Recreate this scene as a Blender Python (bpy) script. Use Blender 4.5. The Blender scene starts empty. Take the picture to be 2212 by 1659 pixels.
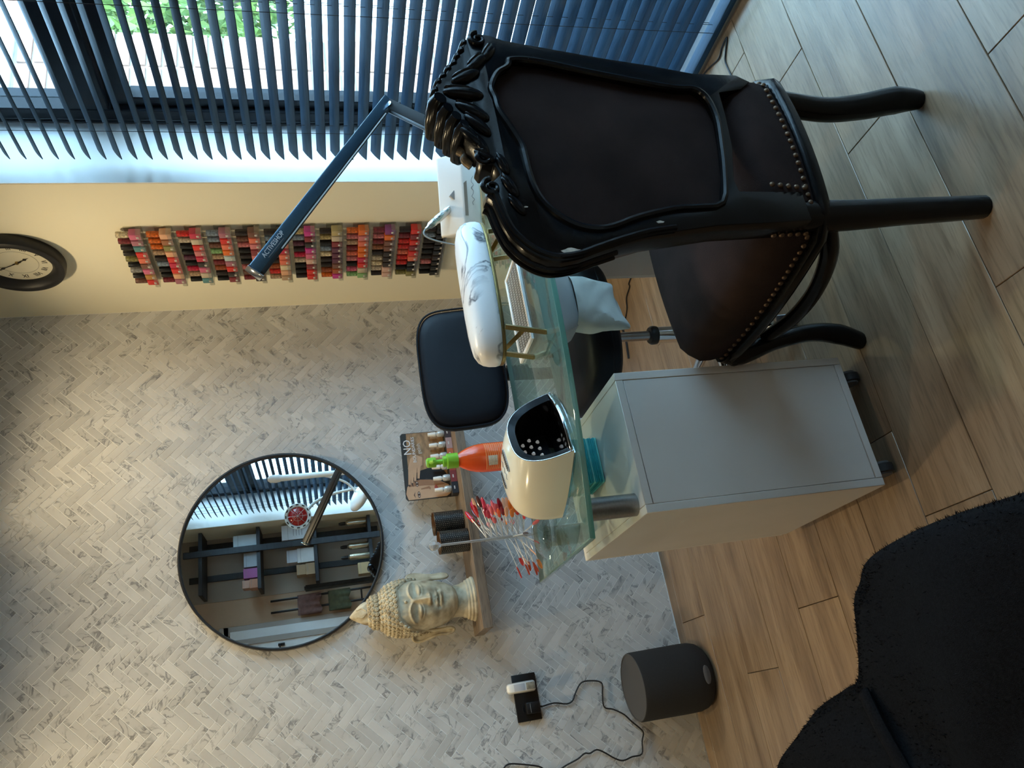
import bpy, bmesh, math, random
from mathutils import Vector, Matrix, Euler
random.seed(7)
R = math.radians
scene = bpy.context.scene
col = scene.collection

# ------------------------------------------------------------------ camera
YAW, PITCH, ROLL = R(24.176), R(14.177), R(-4.0776)
EYE = Vector((0.0, 0.0, 1.28))
_f = Vector((math.sin(YAW)*math.cos(PITCH), math.cos(YAW)*math.cos(PITCH), -math.sin(PITCH)))
_r = Vector((math.cos(YAW), -math.sin(YAW), 0.0))
_u = _r.cross(_f)
_r2 = _r*math.cos(ROLL) + _u*math.sin(ROLL)
_u2 = -_r*math.sin(ROLL) + _u*math.cos(ROLL)
cd = bpy.data.cameras.new('camera')
cam = bpy.data.objects.new('camera', cd); col.objects.link(cam)
# the phone was held upright and the picture is stored lying on its side
m3 = Matrix((-_u2, _r2, -_f)).transposed()
cam.matrix_world = Matrix.Translation(EYE) @ m3.to_4x4()
cd.sensor_fit = 'HORIZONTAL'; cd.sensor_width = 36.0
cd.lens = 1660.6/2212*36.0
cd.clip_start = 0.02; cd.clip_end = 200
scene.camera = cam

# ------------------------------------------------------------------ world, lights, exposure
vs = scene.view_settings
vs.view_transform = 'Standard'; vs.look = 'None'; vs.gamma = 1.0; vs.use_curve_mapping = False
vs.exposure = 0.32
SKY = 15.0
w = bpy.data.worlds.new('sky'); scene.world = w; w.use_nodes = True
bg = w.node_tree.nodes['Background']
bg.inputs[0].default_value = (0.42, 0.70, 1.0, 1); bg.inputs[1].default_value = SKY
sd = bpy.data.lights.new('sun', 'SUN'); sd.energy = 6.0; sd.angle = R(1.0); sd.color = (1, .95, .86)
sun = bpy.data.objects.new('sun', sd); col.objects.link(sun)
sun.rotation_euler = Vector((0.10, 0.66, -0.75)).to_track_quat('-Z', 'Y').to_euler()
# daylight portal in the window opening (guides sampling of the sky only)
pd_ = bpy.data.lights.new('window_portal', 'AREA'); pd_.shape = 'RECTANGLE'; pd_.size = 2.46; pd_.size_y = 2.45
pd_.cycles.is_portal = True
po = bpy.data.objects.new('window_portal', pd_); col.objects.link(po)
po.location = (2.12, 0.86, 1.24)
po.rotation_euler = Vector((-1, 0, 0)).to_track_quat('-Z', 'Z').to_euler()
CEIL = 2.62
LAMP_POS = [(1.12, 2.36), (0.05, 2.30), (-1.0, 2.30), (1.05, 0.75), (-0.35, 0.75)]
LAMP_W = [36, 38, 40, 8, 8]
LAMP_COL = (1.0, 0.80, 0.48)

# ------------------------------------------------------------------ materials
MATS = {}
def srgb(h):
    h = h.lstrip('#'); c = [int(h[i:i+2], 16)/255 for i in (0, 2, 4)]
    return tuple(x/12.92 if x <= .04045 else ((x+.055)/1.055)**2.4 for x in c)
def C4(c):
    if isinstance(c, str): c = srgb(c)
    return (c[0], c[1], c[2], 1.0)
class NT:
    def __init__(s, m): s.t = m.node_tree; s.n = s.t.nodes; s.l = s.t.links
    def new(s, t, **k):
        n = s.n.new(t)
        for a, b in k.items(): setattr(n, a, b)
        return n
    def link(s, a, b): s.l.new(a, b)
def mat(name, color=(.5,.5,.5), rough=.5, metal=0.0, var=0.0, vscale=20.0, bump=0.0, bscale=60.0, coat=0.0, spec=.5,
        trans=0.0, ior=1.45, emit=None, estr=0.0, sheen=0.0, stretch=None, aniso=0.0):
    """principled material with procedural colour variation and fine relief"""
    if name in MATS: return MATS[name]
    m = bpy.data.materials.new(name); m.use_nodes = True; MATS[name] = m
    g = NT(m); p = g.n['Principled BSDF']
    p.inputs['Roughness'].default_value = rough; p.inputs['Metallic'].default_value = metal
    p.inputs['Base Color'].default_value = C4(color); p.inputs['IOR'].default_value = ior
    p.inputs['Specular IOR Level'].default_value = spec
    if coat: p.inputs['Coat Weight'].default_value = coat; p.inputs['Coat Roughness'].default_value = .06
    if trans: p.inputs['Transmission Weight'].default_value = trans
    if sheen: p.inputs['Sheen Weight'].default_value = sheen
    if emit is not None:
        p.inputs['Emission Color'].default_value = C4(emit); p.inputs['Emission Strength'].default_value = estr
    if var or bump:
        tc = g.new('ShaderNodeTexCoord'); src = tc.outputs['Object']
        if stretch:
            mp = g.new('ShaderNodeMapping'); mp.inputs['Scale'].default_value = stretch
            g.link(src, mp.inputs['Vector']); src = mp.outputs['Vector']
    if var:
        n = g.new('ShaderNodeTexNoise'); n.inputs['Scale'].default_value = vscale; n.inputs['Detail'].default_value = 4
        g.link(src, n.inputs['Vector'])
        r = g.new('ShaderNodeValToRGB')
        c = C4(color)
        r.color_ramp.elements[0].position = .3; r.color_ramp.elements[1].position = .7
        r.color_ramp.elements[0].color = tuple(x*(1-var) for x in c[:3])+(1,)
        r.color_ramp.elements[1].color = tuple(min(1, x*(1+var)) for x in c[:3])+(1,)
        g.link(n.outputs['Fac'], r.inputs['Fac']); g.link(r.outputs['Color'], p.inputs['Base Color'])
    if bump:
        n2 = g.new('ShaderNodeTexNoise'); n2.inputs['Scale'].default_value = bscale; n2.inputs['Detail'].default_value = 3
        g.link(src, n2.inputs['Vector'])
        b = g.new('ShaderNodeBump'); b.inputs['Strength'].default_value = bump; b.inputs['Distance'].default_value = .002
        g.link(n2.outputs['Fac'], b.inputs['Height']); g.link(b.outputs['Normal'], p.inputs['Normal'])
    return m
def ramp(g, fac, stops):
    r = g.new('ShaderNodeValToRGB'); cr = r.color_ramp
    while len(cr.elements) < len(stops): cr.elements.new(.5)
    for e, (po_, c) in zip(cr.elements, stops): e.position = po_; e.color = C4(c)
    g.link(fac, r.inputs['Fac']); return r.outputs['Color']
def mixc(g, a, b, fac, mode='MIX'):
    m = g.new('ShaderNodeMix', data_type='RGBA', blend_type=mode)
    if hasattr(fac, 'is_linked') or not isinstance(fac, (int, float)): g.link(fac, m.inputs[0])
    else: m.inputs[0].default_value = fac
    for v, i in ((a, 6), (b, 7)):
        if isinstance(v, (tuple, str)): m.inputs[i].default_value = C4(v)
        else: g.link(v, m.inputs[i])
    return m.outputs[2]
def wood_mat(name, light, mid, dark, scale=1.0, axis=0, rough=.45, rand=True, strength=.5, spec=.5):
    """grain running along local axis, with per-object shift and tone"""
    if name in MATS: return MATS[name]
    m = bpy.data.materials.new(name); m.use_nodes = True; MATS[name] = m
    g = NT(m); p = g.n['Principled BSDF']; p.inputs['Roughness'].default_value = rough; p.inputs['Specular IOR Level'].default_value = spec
    tc = g.new('ShaderNodeTexCoord'); oi = g.new('ShaderNodeObjectInfo')
    sc = g.new('ShaderNodeVectorMath', operation='SCALE'); sc.inputs[3].default_value = 1.0
    cb = g.new('ShaderNodeCombineXYZ')
    mu = g.new('ShaderNodeMath', operation='MULTIPLY'); mu.inputs[1].default_value = 37.0 if rand else 0.0
    g.link(oi.outputs['Random'], mu.inputs[0])
    for i in range(3): g.link(mu.outputs[0], cb.inputs[i])
    ad = g.new('ShaderNodeVectorMath', operation='ADD'); g.link(tc.outputs['Object'], ad.inputs[0]); g.link(cb.outputs[0], ad.inputs[1])
    mp = g.new('ShaderNodeMapping'); s = [14*scale]*3; s[axis] = 1.7*scale; mp.inputs['Scale'].default_value = s
    g.link(ad.outputs[0], mp.inputs['Vector'])
    n = g.new('ShaderNodeTexNoise'); n.inputs['Scale'].default_value = 1.0; n.inputs['Detail'].default_value = 5; n.inputs['Distortion'].default_value = .6
    g.link(mp.outputs[0], n.inputs['Vector'])
    mp2 = g.new('ShaderNodeMapping'); s2 = [120*scale]*3; s2[axis] = 9*scale; mp2.inputs['Scale'].default_value = s2
    g.link(ad.outputs[0], mp2.inputs['Vector'])
    n2 = g.new('ShaderNodeTexNoise'); n2.inputs['Scale'].default_value = 1.0; n2.inputs['Detail'].default_value = 3; n2.inputs['Distortion'].default_value = .4
    g.link(mp2.outputs[0], n2.inputs['Vector'])
    c = ramp(g, n.outputs['Fac'], [(.30, dark), (.50, mid), (.70, light)])
    f = ramp(g, n2.outputs['Fac'], [(.36, (.42,.40,.38)), (.52, (1,1,1))])
    c = mixc(g, c, f, strength, 'MULTIPLY')
    if rand:
        mr = g.new('ShaderNodeMapRange'); mr.inputs[3].default_value = .86; mr.inputs[4].default_value = 1.10
        g.link(oi.outputs['Random'], mr.inputs[0])
        cc = g.new('ShaderNodeCombineColor')
        for i in range(3): g.link(mr.outputs[0], cc.inputs[i])
        c = mixc(g, c, cc.outputs[0], 1.0, 'MULTIPLY')
    g.link(c, p.inputs['Base Color'])
    b = g.new('ShaderNodeBump'); b.inputs['Strength'].default_value = .25; b.inputs['Distance'].default_value = .0015
    g.link(n2.outputs['Fac'], b.inputs['Height']); g.link(b.outputs['Normal'], p.inputs['Normal'])
    return m
def glass_mat(name, tint, refl=.06, rough=0.0, haze=0.0, haze_col=(.5, .7, .68)):
    """thin sheet glass: tinted see-through plus mirror-like reflection that grows at grazing angles"""
    if name in MATS: return MATS[name]
    m = bpy.data.materials.new(name); m.use_nodes = True; MATS[name] = m
    g = NT(m); g.n.remove(g.n['Principled BSDF']); out = g.n['Material Output']
    t = g.new('ShaderNodeBsdfTransparent'); t.inputs[0].default_value = C4(tint)
    s = g.new('ShaderNodeBsdfGlossy'); s.inputs['Roughness'].default_value = rough
    lw = g.new('ShaderNodeLayerWeight'); lw.inputs[0].default_value = .5
    pw_ = g.new('ShaderNodeMath', operation='POWER'); pw_.inputs[1].default_value = 4.0; g.link(lw.outputs['Facing'], pw_.inputs[0])
    fr = g.new('ShaderNodeMapRange'); fr.inputs[3].default_value = refl; fr.inputs[4].default_value = 1.0; g.link(pw_.outputs[0], fr.inputs[0])
    mx = g.new('ShaderNodeMixShader'); g.link(fr.outputs[0], mx.inputs[0]); g.link(s.outputs[0], mx.inputs[2])
    if haze:  # diffuse share that paints a reflected haze into the glass
        df = g.new('ShaderNodeBsdfDiffuse'); df.inputs[0].default_value = C4(haze_col)
        m0 = g.new('ShaderNodeMixShader'); m0.inputs[0].default_value = haze; g.link(t.outputs[0], m0.inputs[1]); g.link(df.outputs[0], m0.inputs[2]); g.link(m0.outputs[0], mx.inputs[1])
    else: g.link(t.outputs[0], mx.inputs[1])
    g.link(mx.outputs[0], out.inputs[0]); return m
def emis(name, c, s):
    if name in MATS: return MATS[name]
    m = bpy.data.materials.new(name); m.use_nodes = True; MATS[name] = m
    p = m.node_tree.nodes['Principled BSDF']; p.inputs['Base Color'].default_value = C4(c)
    p.inputs['Emission Color'].default_value = C4(c); p.inputs['Emission Strength'].default_value = s; return m
def marble(name, base, vein, scale=10, amount=.55, attr=None, tones=(.86, 1.06), rough=.35, rand=False, vw=.02, gate=(.50, .66)):
    if name in MATS: return MATS[name]
    m = bpy.data.materials.new(name); m.use_nodes = True; MATS[name] = m
    g = NT(m); p = g.n['Principled BSDF']; p.inputs['Roughness'].default_value = rough
    tc = g.new('ShaderNodeTexCoord'); src = tc.outputs['Object']
    rnd = None
    if attr: a = g.new('ShaderNodeAttribute', attribute_name=attr); rnd = a.outputs['Fac']
    elif rand: rnd = g.new('ShaderNodeObjectInfo').outputs['Random']
    if rnd is not None:
        mu = g.new('ShaderNodeMath', operation='MULTIPLY'); mu.inputs[1].default_value = 53.0; g.link(rnd, mu.inputs[0])
        cb = g.new('ShaderNodeCombineXYZ')
        for i in range(3): g.link(mu.outputs[0], cb.inputs[i])
        ad = g.new('ShaderNodeVectorMath', operation='ADD'); g.link(src, ad.inputs[0]); g.link(cb.outputs[0], ad.inputs[1]); src = ad.outputs[0]
    n = g.new('ShaderNodeTexNoise'); n.inputs['Scale'].default_value = scale; n.inputs['Detail'].default_value = 6; n.inputs['Distortion'].default_value = 1.6
    g.link(src, n.inputs['Vector'])
    # veins where the noise crosses one half
    v = ramp(g, n.outputs['Fac'], [(.5-vw*2.2, (0,0,0)), (.5, (1,1,1)), (.5+vw*2.2, (0,0,0))])
    n3 = g.new('ShaderNodeTexNoise'); n3.inputs['Scale'].default_value = scale*.9; g.link(src, n3.inputs['Vector'])
    gate = ramp(g, n3.outputs['Fac'], [(gate[0], (0,0,0)), (gate[1], (1,1,1))])
    vv = mixc(g, v, gate, 1.0, 'MULTIPLY')
    n2 = g.new('ShaderNodeTexNoise'); n2.inputs['Scale'].default_value = scale*.6; n2.inputs['Detail'].default_value = 4; g.link(src, n2.inputs['Vector'])
    b0 = C4(base)[:3]
    c = ramp(g, n2.outputs['Fac'], [(.3, tuple(x*.90 for x in b0)), (.7, tuple(min(1, x*1.04) for x in b0))])
    sv = g.new('ShaderNodeSeparateColor'); g.link(vv, sv.inputs[0])
    ml = g.new('ShaderNodeMath', operation='MULTIPLY'); ml.inputs[1].default_value = amount; g.link(sv.outputs[0], ml.inputs[0])
    c = mixc(g, c, vein, ml.outputs[0])
    if rnd is not None:
        mr = g.new('ShaderNodeMapRange'); mr.inputs[3].default_value = tones[0]; mr.inputs[4].default_value = tones[1]; g.link(rnd, mr.inputs[0])
        cc = g.new('ShaderNodeCombineColor')
        for i in range(3): g.link(mr.outputs[0], cc.inputs[i])
        c = mixc(g, c, cc.outputs[0], 1.0, 'MULTIPLY')
    g.link(c, p.inputs['Base Color']); return m

# ------------------------------------------------------------------ mesh helpers
def basis(d, up=None):
    d = Vector(d).normalized(); a = Vector(up) if up is not None else Vector((0, 0, 1))
    if abs(d.dot(a)) > .98: a = Vector((0, 1, 0))
    x = a.cross(d).normalized(); y = d.cross(x); return x, y, d
class MB:
    """collects geometry for ONE part"""
    def __init__(s): s.v = []; s.f = []
    def add(s, vs, fs):
        o = len(s.v); s.v += [tuple(x) for x in vs]; s.f += [tuple(i+o for i in f) for f in fs]; return s
    def box(s, c, size, rot=None, bev=0.0, seg=2):
        bm = bmesh.new(); bmesh.ops.create_cube(bm, size=1.0)
        for v in bm.verts: v.co = Vector((v.co.x*size[0], v.co.y*size[1], v.co.z*size[2]))
        if bev: bmesh.ops.bevel(bm, geom=list(bm.edges), offset=bev, segments=seg, affect='EDGES', profile=.5)
        M = Matrix.Translation(Vector(c))
        if rot is not None: M = M @ (rot if isinstance(rot, Matrix) else Euler(rot).to_matrix()).to_4x4()
        bm.verts.index_update()
        s.add([M @ v.co for v in bm.verts], [[v.index for v in f.verts] for f in bm.faces]); bm.free(); return s
    def tube(s, pts, r, n=10, caps=True, up=None, closed=False):
        pts = [Vector(p) for p in pts]; k = len(pts)
        rs = r if isinstance(r, (list, tuple)) else [r]*k
        vs = []; fs = []; px = None
        for i, p in enumerate(pts):
            if closed: d = pts[(i+1) % k]-pts[i-1]
            else: d = pts[min(i+1, k-1)]-pts[max(i-1, 0)]
            d.normalize()
            if px is None: x, y, _ = basis(d, up)
            else:
                x = px-d*px.dot(d)
                if x.length < 1e-6: x, y, _ = basis(d, up)
                x.normalize(); y = d.cross(x)
            px = x
            rr = rs[i]; ra, rb = rr if isinstance(rr, (tuple, list)) else (rr, rr)
            for j in range(n):
                a = 2*math.pi*j/n; vs.append(p+x*math.cos(a)*ra+y*math.sin(a)*rb)
        for i in range(k if closed else k-1):
            i2 = (i+1) % k
            for j in range(n):
                j2 = (j+1) % n; fs.append((i*n+j, i*n+j2, i2*n+j2, i2*n+j))
        if caps and not closed: fs.append(tuple(range(n))[::-1]); fs.append(tuple((k-1)*n+j for j in range(n)))
        return s.add(vs, fs)
    def cyl(s, a, b, r, n=24, r2=None): return s.tube([a, b], [r, r if r2 is None else r2], n)
    def lathe(s, prof, n=32, c=(0, 0, 0), axis=(0, 0, 1), squash=(1, 1), caps=True):
        x, y, d = basis(axis); c = Vector(c); vs = []; fs = []; k = len(prof)
        for (r, z) in prof:
            for j in range(n):
                a = 2*math.pi*j/n; vs.append(c+x*math.cos(a)*r*squash[0]+y*math.sin(a)*r*squash[1]+d*z)
        for i in range(k-1):
            for j in range(n):
                j2 = (j+1) % n; fs.append((i*n+j, i*n+j2, (i+1)*n+j2, (i+1)*n+j))
        if caps and prof[0][0] > 1e-5: fs.append(tuple(range(n))[::-1])
        if caps and prof[-1][0] > 1e-5: fs.append(tuple((k-1)*n+j for j in range(n)))
        return s.add(vs, fs)
    def ball(s, c, r, n=12, m=8, rot=None):
        rx, ry, rz = r if isinstance(r, (tuple, list)) else (r, r, r); vs = []; fs = []
        for i in range(m+1):
            t = math.pi*i/m
            for j in range(n):
                a = 2*math.pi*j/n; q = Vector((rx*math.sin(t)*math.cos(a), ry*math.sin(t)*math.sin(a), rz*math.cos(t)))
                if rot is not None: q = rot @ q
                vs.append(Vector(c)+q)
        for i in range(m):
            for j in range(n):
                j2 = (j+1) % n; fs.append((i*n+j, (i+1)*n+j, (i+1)*n+j2, i*n+j2))
        return s.add(vs, fs)
    def prism(s, poly, d0, d1, o=(0, 0, 0), ux=(1, 0, 0), uy=(0, 0, 1), un=(0, 1, 0), inset=0.0):
        """flat outline pushed from depth d0 to d1 along un"""
        o, ux, uy, un = map(Vector, (o, ux, uy, un)); k = len(poly)
        vs = [o+ux*a+uy*b+un*d0 for a, b in poly]+[o+ux*a+uy*b+un*d1 for a, b in poly]
        fs = [tuple(range(k))[::-1], tuple(range(k, 2*k))]+[(i, (i+1) % k, k+(i+1) % k, k+i) for i in range(k)]
        return s.add(vs, fs)
    def grid(s, fn, nu, nv, closed_u=False):
        vs = [fn(i/(nu if closed_u else nu-1), j/(nv-1)) for j in range(nv) for i in range(nu)]; fs = []
        for j in range(nv-1):
            for i in range(nu if closed_u else nu-1):
                i2 = (i+1) % nu; fs.append((j*nu+i, j*nu+i2, (j+1)*nu+i2, (j+1)*nu+i))
        return s.add(vs, fs)
    def mesh(s, name, m, off=(0, 0, 0), smooth=True, angle=38, weld=True, bev=0.0, solid=0.0):
        me = bpy.data.meshes.new(name); o = Vector(off)
        me.from_pydata([tuple(Vector(v)-o) for v in s.v], [], s.f)
        bm = bmesh.new(); bm.from_mesh(me)
        if weld: bmesh.ops.remove_doubles(bm, verts=bm.verts, dist=1e-6)
        if solid: bmesh.ops.solidify(bm, geom=list(bm.faces), thickness=solid)
        bmesh.ops.recalc_face_normals(bm, faces=bm.faces)
        if bev:
            es = [e for e in bm.edges if len(e.link_faces) == 2 and e.calc_face_angle(0) > R(30)]
            bmesh.ops.bevel(bm, geom=es, offset=bev, segments=2, affect='EDGES', profile=.5, clamp_overlap=True)
        bm.to_mesh(me); bm.free()
        if smooth:
            me.polygons.foreach_set('use_smooth', [True]*len(me.polygons)); me.set_sharp_from_angle(angle=R(angle))
        for q in (m if isinstance(m, (list, tuple)) else [m]): me.materials.append(q)
        me.update(); return me
    def build(s, name, m, parent=None, **k):
        off = k.pop('off', None)
        if off is None: off = tuple(parent['_o']) if parent is not None and '_o' in parent else (0, 0, 0)
        me = s.mesh(name, m, off=off, **k)
        return link(name, me, parent)
def link(name, data, parent=None, loc=None):
    o = bpy.data.objects.new(name, data); col.objects.link(o)
    if parent is not None: o.parent = parent; 
    if parent is not None and '_o' in parent: o['_o'] = list(parent['_o'])
    if loc is not None: o.location = loc
    return o
def tag(o, label, cat, group=None):
    o['label'] = label; o['category'] = cat
    if group: o['group'] = group
    return o
def thing(name, label, cat, loc=(0, 0, 0), group=None, rz=0.0, world=True):
    """an Empty at the base of a thing; its parts are given in world coordinates when world is set"""
    o = bpy.data.objects.new(name, None); col.objects.link(o); o.empty_display_size = .05
    o.location = loc; o.rotation_euler = (0, 0, rz)
    if world: o['_o'] = list(loc)
    return tag(o, label, cat, group)
def struct(name, mb, m, **k):
    o = mb.build(name, m, None, **k); o['kind'] = 'structure'; return o
def dup(root, loc, label=None, rz=None, mats=None):
    r = root.copy(); col.objects.link(r); r.location = loc
    if rz is not None: r.rotation_euler = (0, 0, rz)
    if label: r['label'] = label
    for ch in list(root.children):
        c = ch.copy(); col.objects.link(c); c.parent = r
        for gch in list(ch.children):
            d = gch.copy(); col.objects.link(d); d.parent = c
    return r
def text_mesh(name, body, size, m, parent, loc, right, up, depth=.0004, align='LEFT', sx=1.0):
    cu = bpy.data.curves.new(name, 'FONT'); cu.body = body; cu.size = size; cu.extrude = depth; cu.align_x = align
    cu.resolution_u = 2
    t = bpy.data.objects.new(name, cu); col.objects.link(t)
    dg = bpy.context.evaluated_depsgraph_get(); me = bpy.data.meshes.new_from_object(t.evaluated_get(dg))
    bpy.data.objects.remove(t); bpy.data.curves.remove(cu)
    me.name = name; me.materials.clear(); me.materials.append(m)
    rr = Vector(right).normalized(); uu = Vector(up).normalized(); nn = rr.cross(uu)
    off = Vector(parent['_o']) if parent is not None and '_o' in parent else Vector()
    M = Matrix((rr*sx, uu, nn)).transposed().to_4x4(); M.translation = Vector(loc)-off
    me.transform(M)
    return link(name, me, parent)
def smooth_path(pts, n=6):
    pts = [Vector(p) for p in pts]; out = []
    for i in range(len(pts)-1):
        p0 = pts[max(i-1, 0)]; p1 = pts[i]; p2 = pts[i+1]; p3 = pts[min(i+2, len(pts)-1)]
        for k in range(n):
            t = k/n; out.append(.5*((2*p1)+(p2-p0)*t+(2*p0-5*p1+4*p2-p3)*t*t+(3*p1-p0-3*p2+p3)*t**3))
    out.append(pts[-1]); return out

# ================================================================== the room
XW, YW = 1.7436, 2.9124            # inner faces of the right wall and of the tiled wall
XL, YB = -2.3, -0.78                # left and rear walls
Y0, Y1 = -0.40, 2.1242             # window opening along the right wall
ZH = 2.46                          # window head
XO = 2.10                          # outer face of the right wall
paint = mat('cream_wall_paint', (.87, .81, .63), .75, var=.02, vscale=3, bump=.08, bscale=300)
daylit_paint = mat('daylit_reveal_paint', (.86, .86, .84), .7, var=.02, vscale=3)  # whiter copy of the wall paint; daylight on the reveals put into colour
taupe_paint = mat('taupe_wall_paint', (.36, .30, .24), .8, var=.02, vscale=3)
ceil_paint = mat('white_ceiling_paint', (.82, .81, .78), .8, var=.02, vscale=3)

# floor: sub-floor with one board per plank
oak = wood_mat('greyed_oak_planks', (.325, .232, .152), (.26, .180, .114), (.185, .124, .077), scale=1.5, axis=0, rough=.30, strength=.38)
seam = mat('dark_floor_seam', (.05, .035, .022), .8, var=.1)
fl = struct('floor', MB().box(((XL+XO)/2, (YB+YW)/2, -.031), (XO-XL+.2, YW-YB+.2, .04)), seam)
PL, PW, GAP = 1.2, .1990, .0016
rows = {}
JX = {0.855: .604, 1.054: 1.106, 1.253: .260, 1.452: .464, 1.651: .90, 1.850: .157, 2.049: .62, 2.248: .016, 2.447: .86, 2.646: .232, 2.845: .52}
y = .855-.199*21
full = MB().box((0, 0, -.0055), (PL-GAP, PW-GAP, .011), bev=.0012, seg=1).mesh('plank', oak)
k = 0
def board(x0, x1, ya, yb):
    if x1-x0 > PL-.001 and yb-ya > PW-.001:
        o = link('plank', full, fl)
    else:
        if x1-x0 < .01 or yb-ya < .01: return
        me = MB().box((0, 0, -.0055), (x1-x0-GAP, yb-ya-GAP, .011), bev=.0012, seg=1).mesh('plank', oak); o = link('plank', me, fl)
    o.location = ((x0+x1)/2, (ya+yb)/2, 0)
while y < YW-.005:
    ya, yb = max(y, YB), min(y+PW, YW-.002)
    if yb-ya > .02:
        key = round(y, 3); ph = JX.get(min(JX, key=lambda q: abs(q-key))) if min(abs(q-key) for q in JX) < .02 else (k*.47) % PL
        xe = 1.80 if yb > Y0 and ya < Y1 else XW
        x = ph-PL*math.ceil((ph-XL)/PL)
        while x < xe:
            board(max(x, XL), min(x+PL, xe), ya, yb); x += PL
    y += PW; k += 1
struct('trim_1', MB().box((1.832, (Y0+Y1)/2, -.006), (.06, Y1-Y0-.004, .012), bev=.001, seg=1), mat('brown_threshold', (.20, .11, .06), .5, var=.2, vscale=8, stretch=(30, 1, 30)))
struct('trim_2', MB().box((1.99, (Y0+Y1)/2, -.004), (.25, Y1-Y0-.004, .016), bev=.001, seg=1), mat('dark_stone_sill', (.09, .09, .095), .5, var=.2))

# tiled wall: grout bed with marble sticks laid in herringbone
grout = mat('pale_grout', (.93, .92, .89), .9, var=.03, vscale=40, bump=.1)
wb = struct('wall_back', MB().box(((XL+XW)/2, YW+.06, 1.36), (XW-XL+.0, .12, 2.80)), grout)
TL, TW, TG, TT = .1541*.94815/math.sqrt(2), .0408*.94815/math.sqrt(2), .0024, .0012
AX, AZ = .711*.94815, 2.261*.94815      # one joint corner
SC = 1/math.sqrt(2)
marble_one = marble('carrara_tile', (.60, .59, .575), (.13, .13, .135), scale=15, amount=.85, rand=True, tones=(.87, 1.07), vw=.020, gate=(.47, .60))
marble_all = marble('carrara_tiles', (.60, .59, .575), (.13, .13, .135), scale=15, amount=.85, attr='tile', tones=(.87, 1.07), vw=.020, gate=(.47, .60))
def clip(poly, x0, x1, z0, z1):
    for ax, lim, sg in ((0, x0, 1), (0, x1, -1), (1, z0, 1), (1, z1, -1)):
        out = []
        for i in range(len(poly)):
            a, b = poly[i-1], poly[i]; da, db = (a[ax]-lim)*sg, (b[ax]-lim)*sg
            if (da >= 0) != (db >= 0):
                t = da/(da-db); out.append((a[0]+(b[0]-a[0])*t, a[1]+(b[1]-a[1])*t))
            if db >= 0: out.append(b)
        poly = out
        if len(poly) < 3: return []
    return poly
def shot(x, yy, z):
    v = Vector((x, yy, z))-EYE; d = v.dot(_f)
    if d < .1: return None
    return (1106-v.dot(_u2)/d*1660.6, 829.5-v.dot(_r2)/d*1660.6, d)
tiles = []
for kz in range(-70, 16):
    for kx in range(-22, 9):
        ox, oz = AX+kx*TL*math.sqrt(2), AZ+kz*TW*math.sqrt(2)
        for typ, (a0, a1, b0, b1) in enumerate(((-TL, 0, 0, TW), (0, TW, TW-TL, TW))):
            a0 += TG/2; b0 += TG/2; a1 -= TG/2; b1 -= TG/2
            poly = [(ox+(a-b)*SC, oz+(a+b)*SC) for a, b in ((a0, b0), (a1, b0), (a1, b1), (a0, b1))]
            pc = clip(poly, XL+.002, XW-.003, .004, CEIL)
            if not pc: continue
            ar = abs(sum(pc[i-1][0]*pc[i][1]-pc[i][0]*pc[i-1][1] for i in range(len(pc))))/2
            if ar < 2e-5: continue
            cx, cz = ox+(a0+a1-b0-b1)/2*SC, oz+(a0+a1+b0+b1)/2*SC
            q = shot(cx, YW, cz); vis = 0
            whole = ar > .999*(TL-TG)*(TW-TG)
            if whole and q and 12 < q[0] < 2200 and 12 < q[1] < 1647 and math.hypot(cx-.713, cz-1.44) > .41 and cz > .12:
                pp = [shot(px_, YW, pz_) for px_, pz_ in poly]
                vis = abs(sum(pp[i-1][0]*pp[i][1]-pp[i][0]*pp[i-1][1] for i in range(4)))/2
                hidden = (cx > .33 and cz < .80) or (.28 < cx < .56 and .78 < cz < 1.25) or (cx > .7 and .72 < cz < 1.0)
                if hidden: vis = 0
            tiles.append((vis, typ, cx, cz, pc))
tiles.sort(key=lambda t: -t[0])
single = []
for typ in (0, 1):
    l, h = (TL-TG, TW-TG) if typ == 0 else (TW-TG, TL-TG)
    mb = MB(); pts = [((a-b)*SC, (a+b)*SC) for a, b in ((-l/2, -h/2), (l/2, -h/2), (l/2, h/2), (-l/2, h/2))]
    mb.prism(pts, -TT, 0)
    single.append(mb.mesh('tile', marble_one, bev=.0003, smooth=False))
for vis, typ, cx, cz, pc in tiles[:300]:
    o = link('tile', single[typ], wb); o.location = (cx, YW, cz)
verts, faces, ids = [], [], []
for n_, (vis, typ, cx, cz, pc) in enumerate(tiles[300:]):
    kk = len(pc); b0_ = len(verts)
    for d_ in (-TT, 0.0): verts += [(px_, YW+d_, pz_) for px_, pz_ in pc]
    fs_ = [tuple(b0_+i for i in range(kk))]+[(b0_+i, b0_+kk+i, b0_+kk+(i+1) % kk, b0_+(i+1) % kk) for i in range(kk)]
    faces += fs_; ids += [random.random()]*len(fs_)
me = bpy.data.meshes.new('tile_field'); me.from_pydata(verts, [], faces); me.materials.append(marble_all)
at = me.attributes.new('tile', 'FLOAT', 'FACE'); at.data.foreach_set('value', ids)
bm = bmesh.new(); bm.from_mesh(me); bmesh.ops.recalc_face_normals(bm, faces=bm.faces); bm.to_mesh(me); bm.free()
tf = link('tile_field', me, wb); tf['kind'] = 'stuff'

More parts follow.
